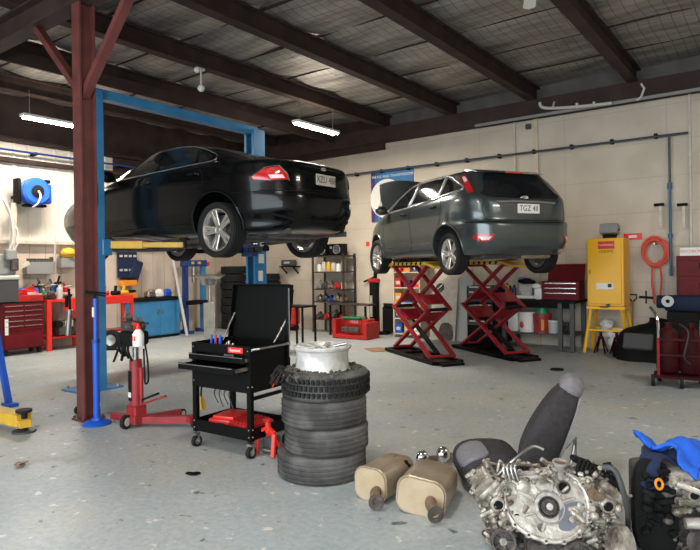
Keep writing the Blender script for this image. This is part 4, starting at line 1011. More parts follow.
o = b.build('crank_hub', 'iron', E); o.data.transform(hc @ Matrix.Scale(.8,4) @ hc.inverted())
b = M(); b.lathe([(.075,.0),(.082,.012),(.09,.0)],32,hc); b.lathe([(.012,.03),(.018,.034),(0,.034)],16,hc)
for a, L_, w_ in ((150,.15,.02),(118,.13,.015),(75,.13,.018),(45,.15,.016),(200,.12,.018),(250,.12,.016),(20,.13,.016)):
    ca, sa = math.cos(math.radians(a)), math.sin(math.radians(a)); b.bar(F @ Vector((ca*.08,sa*.08,.004)), F @ Vector((ca*L_*1.2,sa*L_*1.05,.004)), w_, .016, up=F.to_3x3() @ Vector((0,0,1)), bev=.004)
b.ball(F @ Vector((-.125,.10,.0)), (.045,.03,.045)); b.prism(cr([(-.10,.0),(-.07,.02),(-.05,-.01),(-.08,-.03)],4,True), 0, .012, F)
b.build('case_ribs', 'alu_bright', E)
b = M(); b.prism(cr([(.07,.0),(.17,.03),(.165,-.05),(.10,-.11),(.04,-.10)],5,True), -.001, .004, F); b.build('machined_face', mat('machined', (.30,.33,.40), .28, .9), E)
b = M(); b.lathe([(.02,.0),(.034,.0),(.036,.02),(.028,.02),(.026,-.0)],20,F @ XF((.09,.10,0)),closed=True); b.lathe([(0,0),(.02,0),(.02,.006),(0,.006)],20,F @ XF((-.05,-.10,.0))); b.build('seal_ring', 'iron', E)
b = M(); b.lathe([(0,.002),(.027,.002),(.027,-.001)],20,F @ XF((.09,.10,.0))); b.build('shaft_bore','matte_black',E)
# cylinder banks
for s, nm in ((-1,'left'),(1,'right')):
    m = XF((s*.245-.01,.02,.27), ry=s*42)
    b = M(m); b.box((0,.05,.0),(.15,.34,.24),.03,seg=2); b.box((0,.05,.13),(.17,.36,.05),.02,seg=2)
    for k in range(4): b.cyl((s*.075,-.10+k*.09,.02),(s*.115,-.10+k*.09,.02),.032,n=18)
    greebles(b, rg, 34, (-.09,-.15,-.12), (.09,-.10,.13), .010, .026); greebles(b, rg, 40, (-.08,-.1,.12), (.09,.2,.17), .008, .024)
    b.build('cylinder_head', 'alu', E)
    for k in range(4): M(m).cyl((s*.114,-.10+k*.09,.02),(s*.1165,-.10+k*.09,.02),.023,n=18).build('port', 'matte_black', E)
    M(m).cyl((0,-.155,.06),(0,-.122,.06),.026).build('port', 'matte_black', E); M(m).cyl((-s*.03,-.16,-.05),(-s*.03,-.12,-.05),.018).build('port', 'matte_black', E)
    b = M(m); b.lathe([(.026,0),(.04,0),(.04,.02),(.03,.03),(.026,.03)],22,XF((0,-.13,.06),rx=90),closed=True); b.build('port_ring','alu_bright',E)
    for i in range(5):
        for j in (-1,1): M(m).cyl((j*.072,-.10+i*.075,.15),(j*.072,-.10+i*.075,.17),.009,n=6).build('head_bolt', 'iron', E)
# right bank cover, big bright lump low right
b = M(); b.prism(cr([(-.05,-.09),(.05,-.09),(.075,.0),(.045,.10),(-.035,.09),(-.065,.0)],5,True), -.03, .03, XF((.31,-.19,.13),rx=80,rz=14), .012); b.build('rocker_cover','alu',E)
b = M(); greebles(b, rg, 70, (-.27,-.12,.42), (.28,.18,.47), .010, .030); greebles(b, rg, 60, (.10,-.16,.10), (.30,-.10,.30), .012, .034); greebles(b, rg, 46, (-.36,-.16,.08), (-.24,-.08,.30), .010, .030); b.build('castings', 'alu', E)['kind'] = 'stuff'
# pulleys
for x, y, z, R in ((.10,-.20,.085,.075),(-.28,-.17,.14,.065)):
    m = XF((x,y,z),rx=84); b = M(); b.lathe([(.02,.0),(R-.02,.0),(R-.012,.02),(R,.022),(R-.008,.012),(R,.002),(R-.008,-.008),(R,-.02),(R-.03,-.025),(.02,-.02)],32,m,closed=True)
    for k in range(5): mm = m @ XF(rz=72*k); b.bar(mm @ Vector((.015,0,.004)), mm @ Vector((R-.015,0,.006)),.014,.012)
    b.build('pulley','iron',E); b = M(); b.lathe([(0,.015),(.02,.015),(.022,-.01)],16,m); b.build('pulley_hub','alu',E)
# inlet neck, tubes, hoses
M().lathe([(.03,0),(.036,0),(.034,.05),(.042,.055),(.042,.066),(.032,.066)],24,XF((.06,-.02,.45),rx=8),closed=True).build('coolant_neck','alu_bright',E)
b = M(); b.lathe([(0,.055),(.033,.055)],20,XF((.06,-.02,.45),rx=8)); b.build('neck_opening','rusty',E)
b = M()
for i in range(4): b.tube(cr([(-.24+.022*i,-.08,.42),(-.25+.02*i,-.06,.50),(-.17+.02*i,-.02,.49),(-.12+.02*i,.02,.44)],5),.008,8)
b.tube(cr([(-.28,.0,.42),(-.20,-.02,.51),(-.08,.02,.58),(-.02,.0,.57)],6),.009,8)
b.build('fuel_pipe','steel',E)
b = M()
for i in range(5): b.tube(cr([(.14+.02*i,-.04,.44),(.17+.02*i,-.02,.52-.01*i),(.22+.02*i,.03,.46),(.27+.01*i,-.02,.40)],5),.011,8)
b.box((.19,.03,.50),(.12,.06,.03),.01,XF(ry=20)); b.box((.33,.0,.38),(.10,.12,.09),.02,XF(ry=35)); b.box((.36,.05,.32),(.12,.14,.08),.02,XF(ry=30)); greebles(b, rg, 26, (.16,-.06,.42), (.38,.1,.46), .01, .026); b.build('wiring_loom','matte_black',E)
b = M(); b.cyl((.2,-.11,.38),(.21,-.16,.375),.028); b.box((.24,-.10,.36),(.06,.04,.05),.01); b.build('sensor','copper' if 'copper' in MM else 'rusty',E)
b = M(); greebles(b, rg, 90, (-.33,-.10,.03), (.36,.2,.24), .012, .032); b.build('lower_castings','iron',E)['kind'] = 'stuff'
# breaker bar between the engines
a = W(612,556,.05); c = W(614,468,.50); d_ = W(603,465,.50)
t = thing('breaker_bar', 'grey bent steel bar standing up between the two engines', 'bar', (W(628,535,.0).x,W(628,535,0).y,0))
L = Matrix.Translation(-Vector(t.location)); pts = [Vector(t.location)+Vector((0,0,.02)), W(627,507,.37), W(616,472,.56), W(603,467,.57)]
M(L).tube(cr([tuple(p) for p in pts],6), .014, 10).build('shaft','dark_grey',t)
# second engine
q = W(682,545); E2 = thing('engine', 'aluminium engine at right edge with blue glove lying on it', 'engine', (q.x+.03,q.y,0), 36.7)
E2.scale = (1.28,1.2,1.10)
b = M(); b.box((.02,.08,.2),(.36,.34,.36),.03,seg=2); greebles(b, rg, 50, (-.16,-.12,.02),(.2,-.07,.2), .012,.03); b.build('block','iron',E2)
b = M(); b.box((.04,.04,.36),(.34,.28,.12),.02,seg=2)
for k in range(4): b.cyl((-.06+.07*k,-.12,.33),(-.06+.07*k,-.17,.33),.026,n=16)
greebles(b, rg, 80, (-.12,-.15,.24),(.24,-.10,.40), .012,.030); greebles(b, rg, 40, (-.1,-.10,.38),(.24,.14,.41), .012,.03)
b.bar((-.12,-.15,.29),(.24,-.15,.31),.03,.03,bev=.006); b.bar((-.10,-.14,.37),(.24,-.14,.38),.03,.03,bev=.006); b.build('cylinder_head','alu',E2)
for k in range(4): M().cyl((-.06+.07*k,-.169,.33),(-.06+.07*k,-.172,.33),.018,n=16).build('port','matte_black',E2)
b = M(); b.prism(cr([(-.08,-.2),(.06,-.2),(.08,0),(.05,.2),(-.06,.2),(-.09,0)],4,True),-.03,.03,XF((-.17,-.06,.24),rx=80,rz=-8),.01); greebles(b, rg, 40, (-.24,-.12,.05),(-.12,-.08,.44), .012,.03); b.build('belt_cover','matte_black',E2)
b = M(); b.torus(.016,.005,XF((-.20,-.16,.385),rx=80,rz=10) @ Matrix.Scale(1.4,4,(0,1,0)),24,8); b.build('dipstick_handle','orange',E2)
for x,z,R in ((0.0,.10,.085),(.17,.06,.06)):
    m = XF((x,-.17,z),rx=84); b = M(); b.lathe([(.015,.0),(R-.02,.0),(R-.012,.02),(R,.022),(R-.008,.01),(R,.0),(R-.008,-.01),(R,-.02),(R-.03,-.025),(.015,-.02)],32,m,closed=True); b.build('pulley','iron',E2)
b = M(); b.cyl((-.1,-.17,.2),(.05,-.2,.21),.026); b.tube(cr([(-.12,-.15,.38),(-.02,-.2,.34),(.08,-.18,.26),(.2,-.18,.24)],6),.013); b.ball((.2,-.12,.35),.05); b.build('coolant_pipe','alu_bright',E2)
# gloves / cloth draped on engine 2
def cloth(name, label, cat, poly, zf, mt, seed, thick=.012):
    r = random.Random(seed); t_ = bmesh.new(); t_.faces.new([t_.verts.new((x,y,0)) for x,y in poly])
    xs = [p[0] for p in poly]; ys = [p[1] for p in poly]
    for lo,hi,no,k in ((min(xs),max(xs),(1,0,0),0),(min(ys),max(ys),(0,1,0),1)):
        c = lo+.012
        while c < hi: bmesh.ops.bisect_plane(t_, geom=t_.verts[:]+t_.edges[:]+t_.faces[:], plane_co=(c,0,0) if k==0 else (0,c,0), plane_no=no); c += .012
    b = M(); vs = [(v.co.x,v.co.y,zf(v.co.x,v.co.y)) for v in t_.verts]; d = {v:i for i,v in enumerate(t_.verts)}
    b.add(vs, [tuple(d[v] for v in f.verts) for f in t_.faces]); t_.free()
    o = b.build(name, mt, None, smooth=60); md = o.modifiers.new('t','SOLIDIFY'); md.thickness = thick; md.offset = 1
    o.location = (E2.location.x, E2.location.y, .0); o.scale = (1.22,1.2,1.26); o.rotation_euler = (0,0,math.radians(36.7)); return tag(o, label, cat)
def zf1(x,y): return .392+.32*y-.06*x+.022*math.sin(26*x+9*y)+.015*math.sin(41*y-13*x)+.009*math.sin(63*x+31*y)+.05*math.exp(-((x+.05)**2+(y-.0)**2)/.006)-max(0,-y-.1)*1.3-max(0,x-.16)*.4
cloth('work_glove','bright blue rubber work glove lying on the right engine','glove',cr([(-.17,.16),(-.13,.19),(-.06,.10),(.02,.11),(.12,.08),(.17,.0),(.16,-.10),(.09,-.20),(.04,-.16),(.02,-.08),(-.03,-.12),(-.07,-.05),(-.05,.0),(-.10,.05),(-.15,.10)],4,True),zf1,'cloth_blue',4,.016)
def zf2(x,y): return .385+.3*y+.018*math.sin(30*x+11*y)+.014*math.sin(37*y-19*x)-max(0,-.19-x)*1.3-max(0,-y-.06)*.9
cloth('dark_rag','dark navy rag lying under blue glove on the right engine','rag',cr([(-.24,-.05),(-.20,.02),(-.16,.09),(-.08,.12),(.0,.06),(.10,.10),(.2,.08),(.22,.0),(.17,-.06),(.08,-.03),(.0,-.06),(-.08,-.03),(-.14,-.05),(-.2,-.10)],4,True),zf2,'cloth_navy',5,.012)
# ================================================================ along the back wall
def unit_box(px0, px1, Y):    # x extents of a thing seen between two pixel columns on plane Y
    return WY(px0,266,Y).x, WY(px1,266,Y).x
def bottle(loc, r, h, label, body, cap, cat='bottle', group=None, neck=.4, name='bottle'):
    t = thing(name, label, cat, loc, 0, group)
    M().lathe([(0,0),(r,0),(r,h*.72),(r*.9,h*.78),(r*neck,h*.88),(r*neck,h*.92),(0,h*.92)],16).build('container', body, t)
    M().cyl((0,0,h*.9),(0,0,h),r*(neck+.1),n=12).build('cap', cap, t); return t
# storage rack
mk('rack_brown', (.06,.042,.034), .6, col2=(.035,.026,.022), scale=8)
x0, x1 = unit_box(313,352,11.15); yb, yf = YA-.05, YA-.55
x1 -= .22; t = thing('storage_rack', 'dark open metal rack of parts against wall under black sedan tail', 'shelves', (x0,yf,0)); w_ = x1-x0; SZ = (.32,.74,1.04,1.46,1.84)
for x in (0.02,w_-.02):
    for y in (.02,.48): M().box((x,y,.95),(.04,.04,1.9)).build('upright','rack_brown',t)
for z in SZ: M().box((w_/2,.25,z),(w_,.5,.03)).build('shelf','rack_brown',t)
for i,(a,lab) in enumerate(((.22,'left of two black loudspeakers on top of the storage rack'),(.70,'right of two black loudspeakers on top of the storage rack'))):
    s_ = thing('loudspeaker', lab, 'speaker', (x0+a*w_, yf+.2, 1.857), 0, 'loudspeakers on the rack')
    M().box((0,0,.14),(.36,.26,.28),.012).build('cabinet','black',s_)
    M().lathe([(.0,.0),(.03,.01),(.085,.02),(.10,.025),(.10,0)],24,XF((0.06,-.13,.14),rx=90)).build('woofer','dark_grey',s_)
    M().lathe([(.1,.02),(.105,.03),(.11,.02)],24,XF((0.06,-.13,.14),rx=90)).build('woofer_ring','pale_grey',s_)
    M().lathe([(0,.015),(.03,.015),(.035,0)],16,XF((-.12,-.13,.19),rx=90)).build('tweeter','grey',s_)
rp = random.Random(21)
kinds = [('tin','white','steel'),('tin','offwhite','steel'),('tin','yellow','black'),('bottle','offwhite','red'),('bottle','grey','black'),('tin','red','steel')]
colw = {'white':'white','offwhite':'cream','yellow':'yellow','grey':'grey','red':'red','dark_grey':'dark grey','dark_blue':'navy','green':'green','rusty':'brown','iron':'black','steel':'steel','wood':'brown','orange':'orange','stand_blue':'blue','plastic_blue':'blue'}
ordn = ['leftmost','second from left','third from left','fourth from left','fifth from left','sixth from left','seventh from left']
lev = ['bottom','low','middle','upper','top']
for li, (z, items) in enumerate(((SZ[3],['white','offwhite','yellow','offwhite','white','grey']),(SZ[2],['grey','iron','steel','red','offwhite']),(SZ[1],['steel','iron','dark_blue','steel','rusty']),(SZ[0],['iron','red','iron','red']))):
    n = len(items)
    for i, c in enumerate(items):
        px = x0 + w_*(.12+.76*i/(n-1)); wh = ['fourth','third','second','lowest'][li]; y = yf+.16
        lab = '%s %s on the %s shelf of the dark rack, %s' % (colw[c], ('can','part')[li>0], {0:'second',1:'third',2:'fourth',3:'lowest'}[li], ordn[i] if i < n-1 else 'rightmost')
        if li == 0 or (li == 1 and i == 4):
            s_ = thing('can', lab.replace('part','can'), 'can', (px,y,z+.016), 0, 'cans on the dark rack'); hh = rp.uniform(.16,.26)
            M().cyl((0,0,0),(0,0,hh),.06,n=16).build('tin', c, s_); M().cyl((0,0,hh),(0,0,hh+.02),.055,n=16).build('lid','steel',s_)
        else:
            b = M(); hh = rp.uniform(.08,.16); b.box((px,y,z+.016+hh/2),(.16,.16,hh),.02); b.cyl((px,y,z+.015+hh*.5),(px,y-.11,z+.015+hh*.5),.05,n=14); b.cyl((px-.03,y,z+.015+hh),(px+.03,y,z+.05+hh),.04)
            tag(b.build('engine_part', c), lab, 'engine part', 'engine parts on the dark rack')
# bench board right of rack
t = thing('work_table', 'low dark table joining the storage rack and the red crate', 'table', (WY(340,266,11).x,YA-.75,0))
M().box((.35,.1,.72),(1.1,.3,.035)).build('tabletop','rack_brown',t)
for x in (-.15,.85):
    for y in (-.1,.3): M().box((x,y,.35),(.04,.04,.70)).build('leg','matte_black',t)
# little wall shelf with cap
p = WY(293,262,YA); t = thing('wall_shelf', 'small dark wall shelf left of the rack, below sedan wheel', 'shelf', (p.x,YA,p.z))
M().box((0,-.13,-.12),(.52,.26,.03)).bar((-.2,-.02,-.3),(-.2,-.22,-.13),.03,.03).bar((.2,-.02,-.3),(.2,-.22,-.13),.03,.03).build('board','matte_black',t)
t = thing('parts_box', 'dark box on the small wall shelf', 'box', (p.x-.02,YA-.14,p.z-.105)); M().box((0,0,.08),(.4,.2,.16),.02).build('case','dark_grey',t); M().box((.02,-.102,.09),(.2,.006,.05)).build('label','pale_grey',t)
# red tank
p = W(303,329); t = thing('air_tank', 'small upright red tank with black handle left of storage rack', 'tank', (p.x,YA-.55,0))
M().lathe([(0,.08),(.12,.1),(.19,.18),(.2,.3),(.2,.5),(.17,.6),(.08,.66),(0,.67)],24).build('vessel','red',t)
M().tube(cr([(0,0,.65),(.02,0,.9),(.06,-.02,1.02)],4),.03).cyl((-.16,0,.08),(.16,0,.08),.08).build('handle','matte_black',t)
t = thing('gas_bottle', 'tiny yellow bottle standing behind left of the red tank', 'bottle', (WY(281,290,YA-.3).x,YA-.3,0)); M().box((0,0,.4),(.3,.3,.8),.01).build('stand','dark_grey',t); M().lathe([(0,.8),(.06,.8),(.06,.95),(.03,1.05),(0,1.06)],14).build('container','yellow',t)
# red machine
a, c = unit_box(338,372,YA-1.0); t = thing('red_crate', 'red steel crate with white lettering on the floor before rack', 'crate', ((a+c)/2,YA-1.0,0)); w_ = c-a
M().box((0,0,.05),(w_,.5,.08),.01).box((-w_/2+.05,0,.25),(.1,.5,.36),.01).box((w_/2-.05,0,.22),(.1,.5,.3),.01).box((0,.1,.26),(w_-.2,.3,.34),.02).build('body','red',t)
M().cyl((-.2,0,.43),(.3,0,.43),.05).box((0,-.18,.2),(w_*.5,.1,.12),.02).build('motor','iron',t); M().box((.02,-.06,.36),(w_*.4,.012,.1)).build('name_strip','bright_red',t)
text('MAX',.1,XF((.02,-.068,.36)) @ FACE_Y,'white',t); M().box((-.05,.0,.455),(.5,.3,.03),.01).build('tray','green',t)
# tyre changer
p = W(372,334); t = thing('tyre_changer', 'black and red tyre changing machine behind left scissor lift', 'tyre changer', (p.x,p.y+.15,0))
M().box((0,0,.6),(.2,.22,1.2),.02).box((.05,.1,.03),(.7,.5,.06),.01).build('column','matte_black',t)
M().box((0,-.0,1.25),(.26,.24,.1),.02).build('head','red',t)
M().tube(cr([(0,0,1.3),(.05,0,1.55),(.2,0,1.75),(.4,0,1.7)],5),.045).tube([(-.0,0,1.33),(-.28,-.05,1.22)],.025).build('swing_arm','matte_black',t)
M().box((.45,.1,.35),(.4,.4,.6),.03).cyl((.45,.1,.65),(.45,.1,.72),.24,n=20).build('turntable','matte_black',t)
M().bar((.35,.15,.6),(.52,.1,1.45),.12,.1).bar((.52,.1,1.45),(.3,.1,1.5),.1,.1).build('side_arm','jack_red',t)
M().cyl((-.02,-.13,.4),(-.02,-.13,.9),.03).build('gas_cylinder','offwhite',t)
# box cabinet
a, c = unit_box(396,417,YA-.3); t = thing('open_cabinet', 'cream open cabinet of boxed parts behind left scissor lift', 'cabinet', (a,YA-.42,0)); w_ = c-a+.12
for x in (0,w_): M().box((x,.2,.93),(.03,.4,1.86)).build('side_panel','cream',t)
M().box((w_/2,.39,.93),(w_,.02,1.86)).build('back_panel','cream',t)
ZS = (.08,.42,.76,1.10,1.44,1.84)
for z in ZS: M().box((w_/2,.2,z),(w_,.4,.025)).build('shelf','cream',t)
cc = ['stand_blue','red','yellow','dark_blue','white','bright_red','plastic_blue','orange','iron']; cnm = {'stand_blue':'royal blue','red':'dark red','yellow':'yellow','dark_blue':'navy','white':'white','bright_red':'bright red','plastic_blue':'mid blue','orange':'orange','iron':'black'}
for r_ in range(5):
    for k in range(3):
        col = cc[(r_*3+k*2+r_//2) % 9]; hh = rp.uniform(.14,.22); x = a+.1+(w_-.2)*k/2
        s_ = thing('parts_carton', '%s carton, %s on the %s shelf of the cream cabinet' % (cnm[col], ('left','centre','right')[k], ('lowest','second lowest','middle','second highest','highest')[r_]), 'carton', (x,YA-.3,ZS[r_]+.0125), 0, 'cartons in the cream cabinet')
        M().box((0,0,hh/2),((w_-.14)/3.2,.18,hh),.004).build('carton',col,s_); M().box((0,-.092,hh*.5),((w_-.14)/5,.004,hh*.35)).build('label','offwhite',s_)
# leaning boards
a, c = unit_box(430,455,YA-.35); t = thing('cream_board', 'large cream board with round hole leaning on wall between scissor lifts', 'board', ((a+c)/2,YA-.4,0)); w_ = c-a
t.rotation_euler.x = math.radians(-9)
M(XF()).prism([(-w_/2,0),(w_/2,0),(w_/2,1.32),(.1,1.38),(-w_/2,1.18)],-.015,.015,XF(rx=90)).build('panel','offwhite',t)
M().lathe([(0,.02),(.07,.02),(.09,.03),(.1,0)],20,XF((-.12,-.01,1.12),rx=90)).build('vent','iron',t); M().bar((-.2,-.04,1.05),(-.02,-.04,1.2),.02,.02).build('blade','steel',t)
M().prism(cr([(-.15,0.02),(.15,.02),(.15,.25),(.08,.36),(-.08,.36),(-.15,.25)],4,True),0,.02,XF((.08,-.012,0),rx=90)).build('arch_opening','iron',t)
a, c = unit_box(456,470,YA-.3); t = thing('pale_panel', 'pale grey panel leaning on wall right of the cream board', 'panel', ((a+c)/2,YA-.33,0)); t.rotation_euler.x = math.radians(-8)
M().prism([(-(c-a)/2,0),((c-a)/2,0),((c-a)/2,1.55),(-(c-a)/2,1.35)],-.01,.01,XF(rx=90)).build('sheet','pale_grey',t)
# black drawer cabinet
a, c = unit_box(462,506,YA-.75); t = thing('drawer_cabinet', 'black drawer cabinet seen through the right scissor lift', 'drawer cabinet', ((a+c)/2,YA-.5,0)); w_ = (c-a)*.8
M().box((0,0,.62),(w_,.5,1.1),.01).box((0,0,.04),(w_-.1,.4,.08)).build('carcass','black',t)
for k, (z, m_) in enumerate(((.45,'white'),(.62,'red'),(.77,'white'),(.90,'tool_maroon'),(1.02,'white'),(1.12,'white'))):
    o = M().box((-.08,-.26,z),(w_*.7,.02,.10),.004).build('drawer','dark_grey',t); M().box((-.08,-.275,z+.03),(w_*.6,.015,.025),.003).build('handle',m_,o)
# dark bench
a, c = unit_box(506,578,YA-.55); t = thing('work_bench', 'long dark workbench with lower shelf under the red tool chest', 'bench', (a,YA-.85,0)); w_ = c-a; BT = .92
M().box((w_/2,.4,BT-.02),(w_+.05,.8,.05)).build('worktop','matte_black',t); M().box((w_/2,.4,.3),(w_,.7,.03)).build('shelf','dark_grey',t)
for x in (.05,w_-.25,w_-.04):
    for y in (.05,.75): M().box((x,y,.45),(.07,.07,.88)).build('leg','dark_grey',t)
M().box((w_/2,.08,BT-.09),(w_,.03,.1)).build('apron','matte_black',t)
def onb(px, y=None): y = y or YA-.6; return WY(px,266,y).x
r_ = onb(516); bottle((onb(509),YA-.7,BT+.006),.04,.30,'tall bottle with dark cap and yellow label on the dark bench','yellow','matte_black')
bottle((onb(513),YA-.55,BT+.006),.04,.26,'navy bottle just right of the yellow labelled bottle on bench','dark_blue','matte_black')
t = thing('bench_grinder', 'grey machine with white tray and rounded top on the dark bench', 'machine', (onb(526),YA-.55,BT+.006)); M().box((0,0,.04),(.36,.26,.06),.01).build('tray','white',t); M().cyl((-.12,0,.19),(.12,0,.19),.1,n=20).box((0,0,.1),(.2,.16,.1),.02).build('motor','pale_grey',t)
t = thing('white_pouch', 'crumpled white paper pouch on bench left of the red chest', 'pouch', (onb(539),YA-.65,BT+.006)); M().box((0,0,.11),(.14,.1,.22),.03,seg=2).ball((-.02,-.05,.25),(.09,.05,.05)).build('bag','white',t)
t = thing('blue_gloves', 'blue and black gloves on top of the bench machine', 'gloves', (onb(524),YA-.55,BT+.30)); M().ball((0,0,.05),(.15,.09,.06)).ball((.1,.02,.03),(.1,.07,.04)).build('palm','black',t); M().ball((-.05,-.02,.09),(.08,.05,.035)).build('cuff','plastic_blue',t)
a, c = unit_box(543,580,YA-.6); t = thing('red_tool_chest', 'dark red tool chest with open lid on the dark bench', 'tool chest', ((a+c)/2,YA-.5,BT+.006)); w_ = (c-a)
M().box((0,0,.17),(w_,.36,.34),.006).build('box','tool_maroon',t)
M(XF((0,.17,.34),rx=-14)).box((0,0,.16),(w_,.03,.32),.004).build('lid','tool_maroon',t)
for k in range(3): o = M().box((0,-.185,.10+.09*k),(w_*.88,.012,.07),.002).build('drawer','tool_maroon',t); M().box((0,-.198,.125+.09*k),(w_*.84,.014,.016)).build('handle','chrome',o)
sh = .316
def pail(px, r, h, lab, mt, cap=None, cat='pail', lidc='white'):
    t = thing('pail' if cat == 'pail' else 'drum', lab, cat, (onb(px,YA-.65),YA-.62,sh)); M().lathe([(0,0),(r*.92,0),(r,h),(r*1.03,h),(r*1.03,h-.02),(r*1.0,h-.02)],20).build('container',mt,t)
    M().cyl((0,0,h-.01),(0,0,h+.015),r*1.02,n=20).build('lid',cap or lidc,t); return t
t = thing('white_jerrycan', 'white square container leftmost on the dark bench lower shelf', 'container', (onb(513,YA-.65),YA-.62,sh)); M().box((0,0,.18),(.2,.18,.36),.02,seg=2).build('container','white',t); M().cyl((0,0,.36),(0,0,.39),.04).build('cap','black',t)
t = pail(526,.16,.36,'white pail with red mark on bench lower shelf','white'); M().ball((-.05,-.13,.14),(.05,.03,.07)).build('printed_mark','red',t)
t = pail(541,.17,.34,'dark red drum with green top on bench lower shelf','jack_red',None,'drum','jack_red'); M().cyl((0,0,.355),(0,0,.50),.12,.11,n=18).build('funnel','green',t); M().box((.06,-.165,.15),(.06,.02,.2),.01).build('label','orange',t)
t = pail(553,.12,.22,'pale clear container rightmost on bench lower shelf','pale_grey')
t = thing('chain_pile', 'small black pile of chain at right end of bench shelf', 'chain', (onb(562,YA-.65),YA-.62,sh)); b = M()
for k in range(14): b.torus(.035,.01,XF((rp.uniform(-.08,.08),rp.uniform(-.06,.06),.04+.012*k),rx=rp.uniform(0,180),rz=rp.uniform(0,180)),12,6)
b.build('links','iron',t)
# yellow cabinet on stand
a, c = unit_box(584,622,YA-.78); t = thing('flammables_cabinet', 'bright yellow metal cabinet standing on a splayed yellow leg frame', 'cabinet', ((a+c)/2+.03,YA-.52,0)); w_ = (c-a)*.97; D_ = .46; zb = .84; zt = 2.02
M().box((0,0,(zb+zt)/2),(w_,D_,zt-zb),.01).build('body','cabinet_yellow',t)
o = M().box((-.01,-D_/2-.012,(zb+zt)/2+.01),(w_-.05,.02,zt-zb-.06),.006).build('door','cabinet_yellow',t); M().box((-w_/2+.06,-D_/2-.035,1.44),(.03,.03,.08),.006).build('latch','orange',o)
o2 = M().box((.03,-D_/2-.026,1.90),(w_*.44,.006,.13)).build('warning_label','bright_red',t); text('FLAMMABLE',.045,XF((.03,-D_/2-.031,1.90)) @ FACE_Y,'white',o2)
text('LIQUIDS',.06,XF((.03,-D_/2-.026,1.79)) @ FACE_Y,'ink',t); M().box((.0,-D_/2-.026,1.19),(w_*.46,.006,.11)).build('white_label','white',t); M().box((.08,-D_/2-.03,1.20),(.06,.006,.06)).build('label_symbol','ink',t)
for sx in (-1,1):
    for sy in (-1,1): M().bar((sx*(w_/2+.06),sy*(D_/2+.02),0.02),(sx*(w_/2-.05),sy*(D_/2-.04),zb),.045,.045).build('leg','cabinet_yellow',t)
M().box((0,0,zb-.03),(w_+.02,D_+.02,.05)).bar((-w_/2,-D_/2+.01,.42),(w_/2,-D_/2+.01,.42),.03,.03).bar((-w_/2,D_/2-.01,.42),(w_/2,D_/2-.01,.42),.03,.03).bar((-w_/2,-D_/2,.42),(-w_/2,D_/2,.42),.03,.03).bar((w_/2,-D_/2,.42),(w_/2,D_/2,.42),.03,.03).build('stand_frame','cabinet_yellow',t)
M().cyl((.05,-D_/2,zb+.02),(.05,-D_/2-.06,zb+.02),.03).bar((-.08,-D_/2-.03,zb-.01),(.06,-D_/2-.03,zb-.01),.03,.02).build('drain_valve','iron',t)
yx = (a+c)/2+.03
t = thing('grey_lamp_box', 'grey flood lamp sitting on top of the yellow cabinet', 'lamp', (yx+.04,YA-.56,zt)); M().box((0,0,.16),(.3,.2,.18),.02,XF(rx=-12),2).build('case','grey',t); M().box((0,0,.03),(.2,.14,.06),.01).bar((.1,0,.02),(.16,0,.16),.02,.02).build('bracket','matte_black',t)
for i, x in enumerate((-.12,.14)):
    s_ = thing('axle_stand', 'dark red axle stand under yellow cabinet, %s one' % ('left','right')[i], 'axle stand', (yx+x,YA-.6,0), 0, 'axle stands under the yellow cabinet')
    b = M()
    for aa in range(4): m = XF(rz=45+90*aa); b.bar(m @ Vector((.13,0,.01)), m @ Vector((.03,0,.3)),.03,.012)
    b.cyl((0,0,.25),(0,0,.38),.025); b.build('frame','dark_maroon',s_); M().box((0,0,.39),(.12,.04,.03),.006).build('saddle','iron',s_)
t = thing('white_rag_bundle', 'crumpled white sheeting bundled under the yellow cabinet', 'rags', (yx+.02,YA-.35,0)); b = M()
for k in range(16): b.ball((rp.uniform(-.12,.12),rp.uniform(-.04,.06),.08+.03*k),(rp.uniform(.07,.13),rp.uniform(.05,.08),rp.uniform(.05,.09)),9)
b.build('cloth','white',t)
t = thing('shovel', 'shovel with wooden shaft leaning on wall right of yellow cabinet', 'shovel', (WY(632,266,YA-.2).x,YA-.3,0)); t.rotation_euler.x = math.radians(-8)
M().cyl((0,0,.3),(0,0,.92),.016).build('shaft','wood',t); M().prism([(-.11,0),(.11,0),(.12,.25),(.03,.33),(-.03,.33),(-.12,.25)],-.006,.006,XF(rx=90)).build('blade','iron',t); M().tube([(0,0,.9),(-.06,0,.97),(-.06,0,1.03),(.06,0,1.03),(.06,0,.97),(0,0,.9)],.012).build('handle','matte_black',t)
# dark pile right
t = thing('covered_engine', 'dark lump under a black tarp beside the yellow cabinet', 'tarp', (WY(656,266,YA-.6).x-.05,YA-.95,0)); b = M(); vs = []; fs = []; n1, n2 = 28, 12
for j in range(n2+1):
    v = j/n2; r0 = math.cos(v*PI/2)**.55
    for i in range(n1):
        a_ = 2*PI*i/n1; r = r0*(1+.08*math.sin(5*a_+3*v)+.05*math.sin(9*a_)); vs.append((.52*r*math.cos(a_)*(1 if math.cos(a_)>0 else 1.05), .36*r*math.sin(a_), .62*math.sin(v*PI/2)**.9*(1+.12*math.cos(a_))))
for j in range(n2):
    for i in range(n1): fs.append((j*n1+i,j*n1+(i+1)%n1,(j+1)*n1+(i+1)%n1,(j+1)*n1+i))
b.add(vs,fs).build('tarp','matte_black',t,smooth=50); M().box((-.1,-.33,.32),(.45,.14,.26),.02,XF(rx=-20,rz=-4)).build('exposed_panel','dark_grey',t)
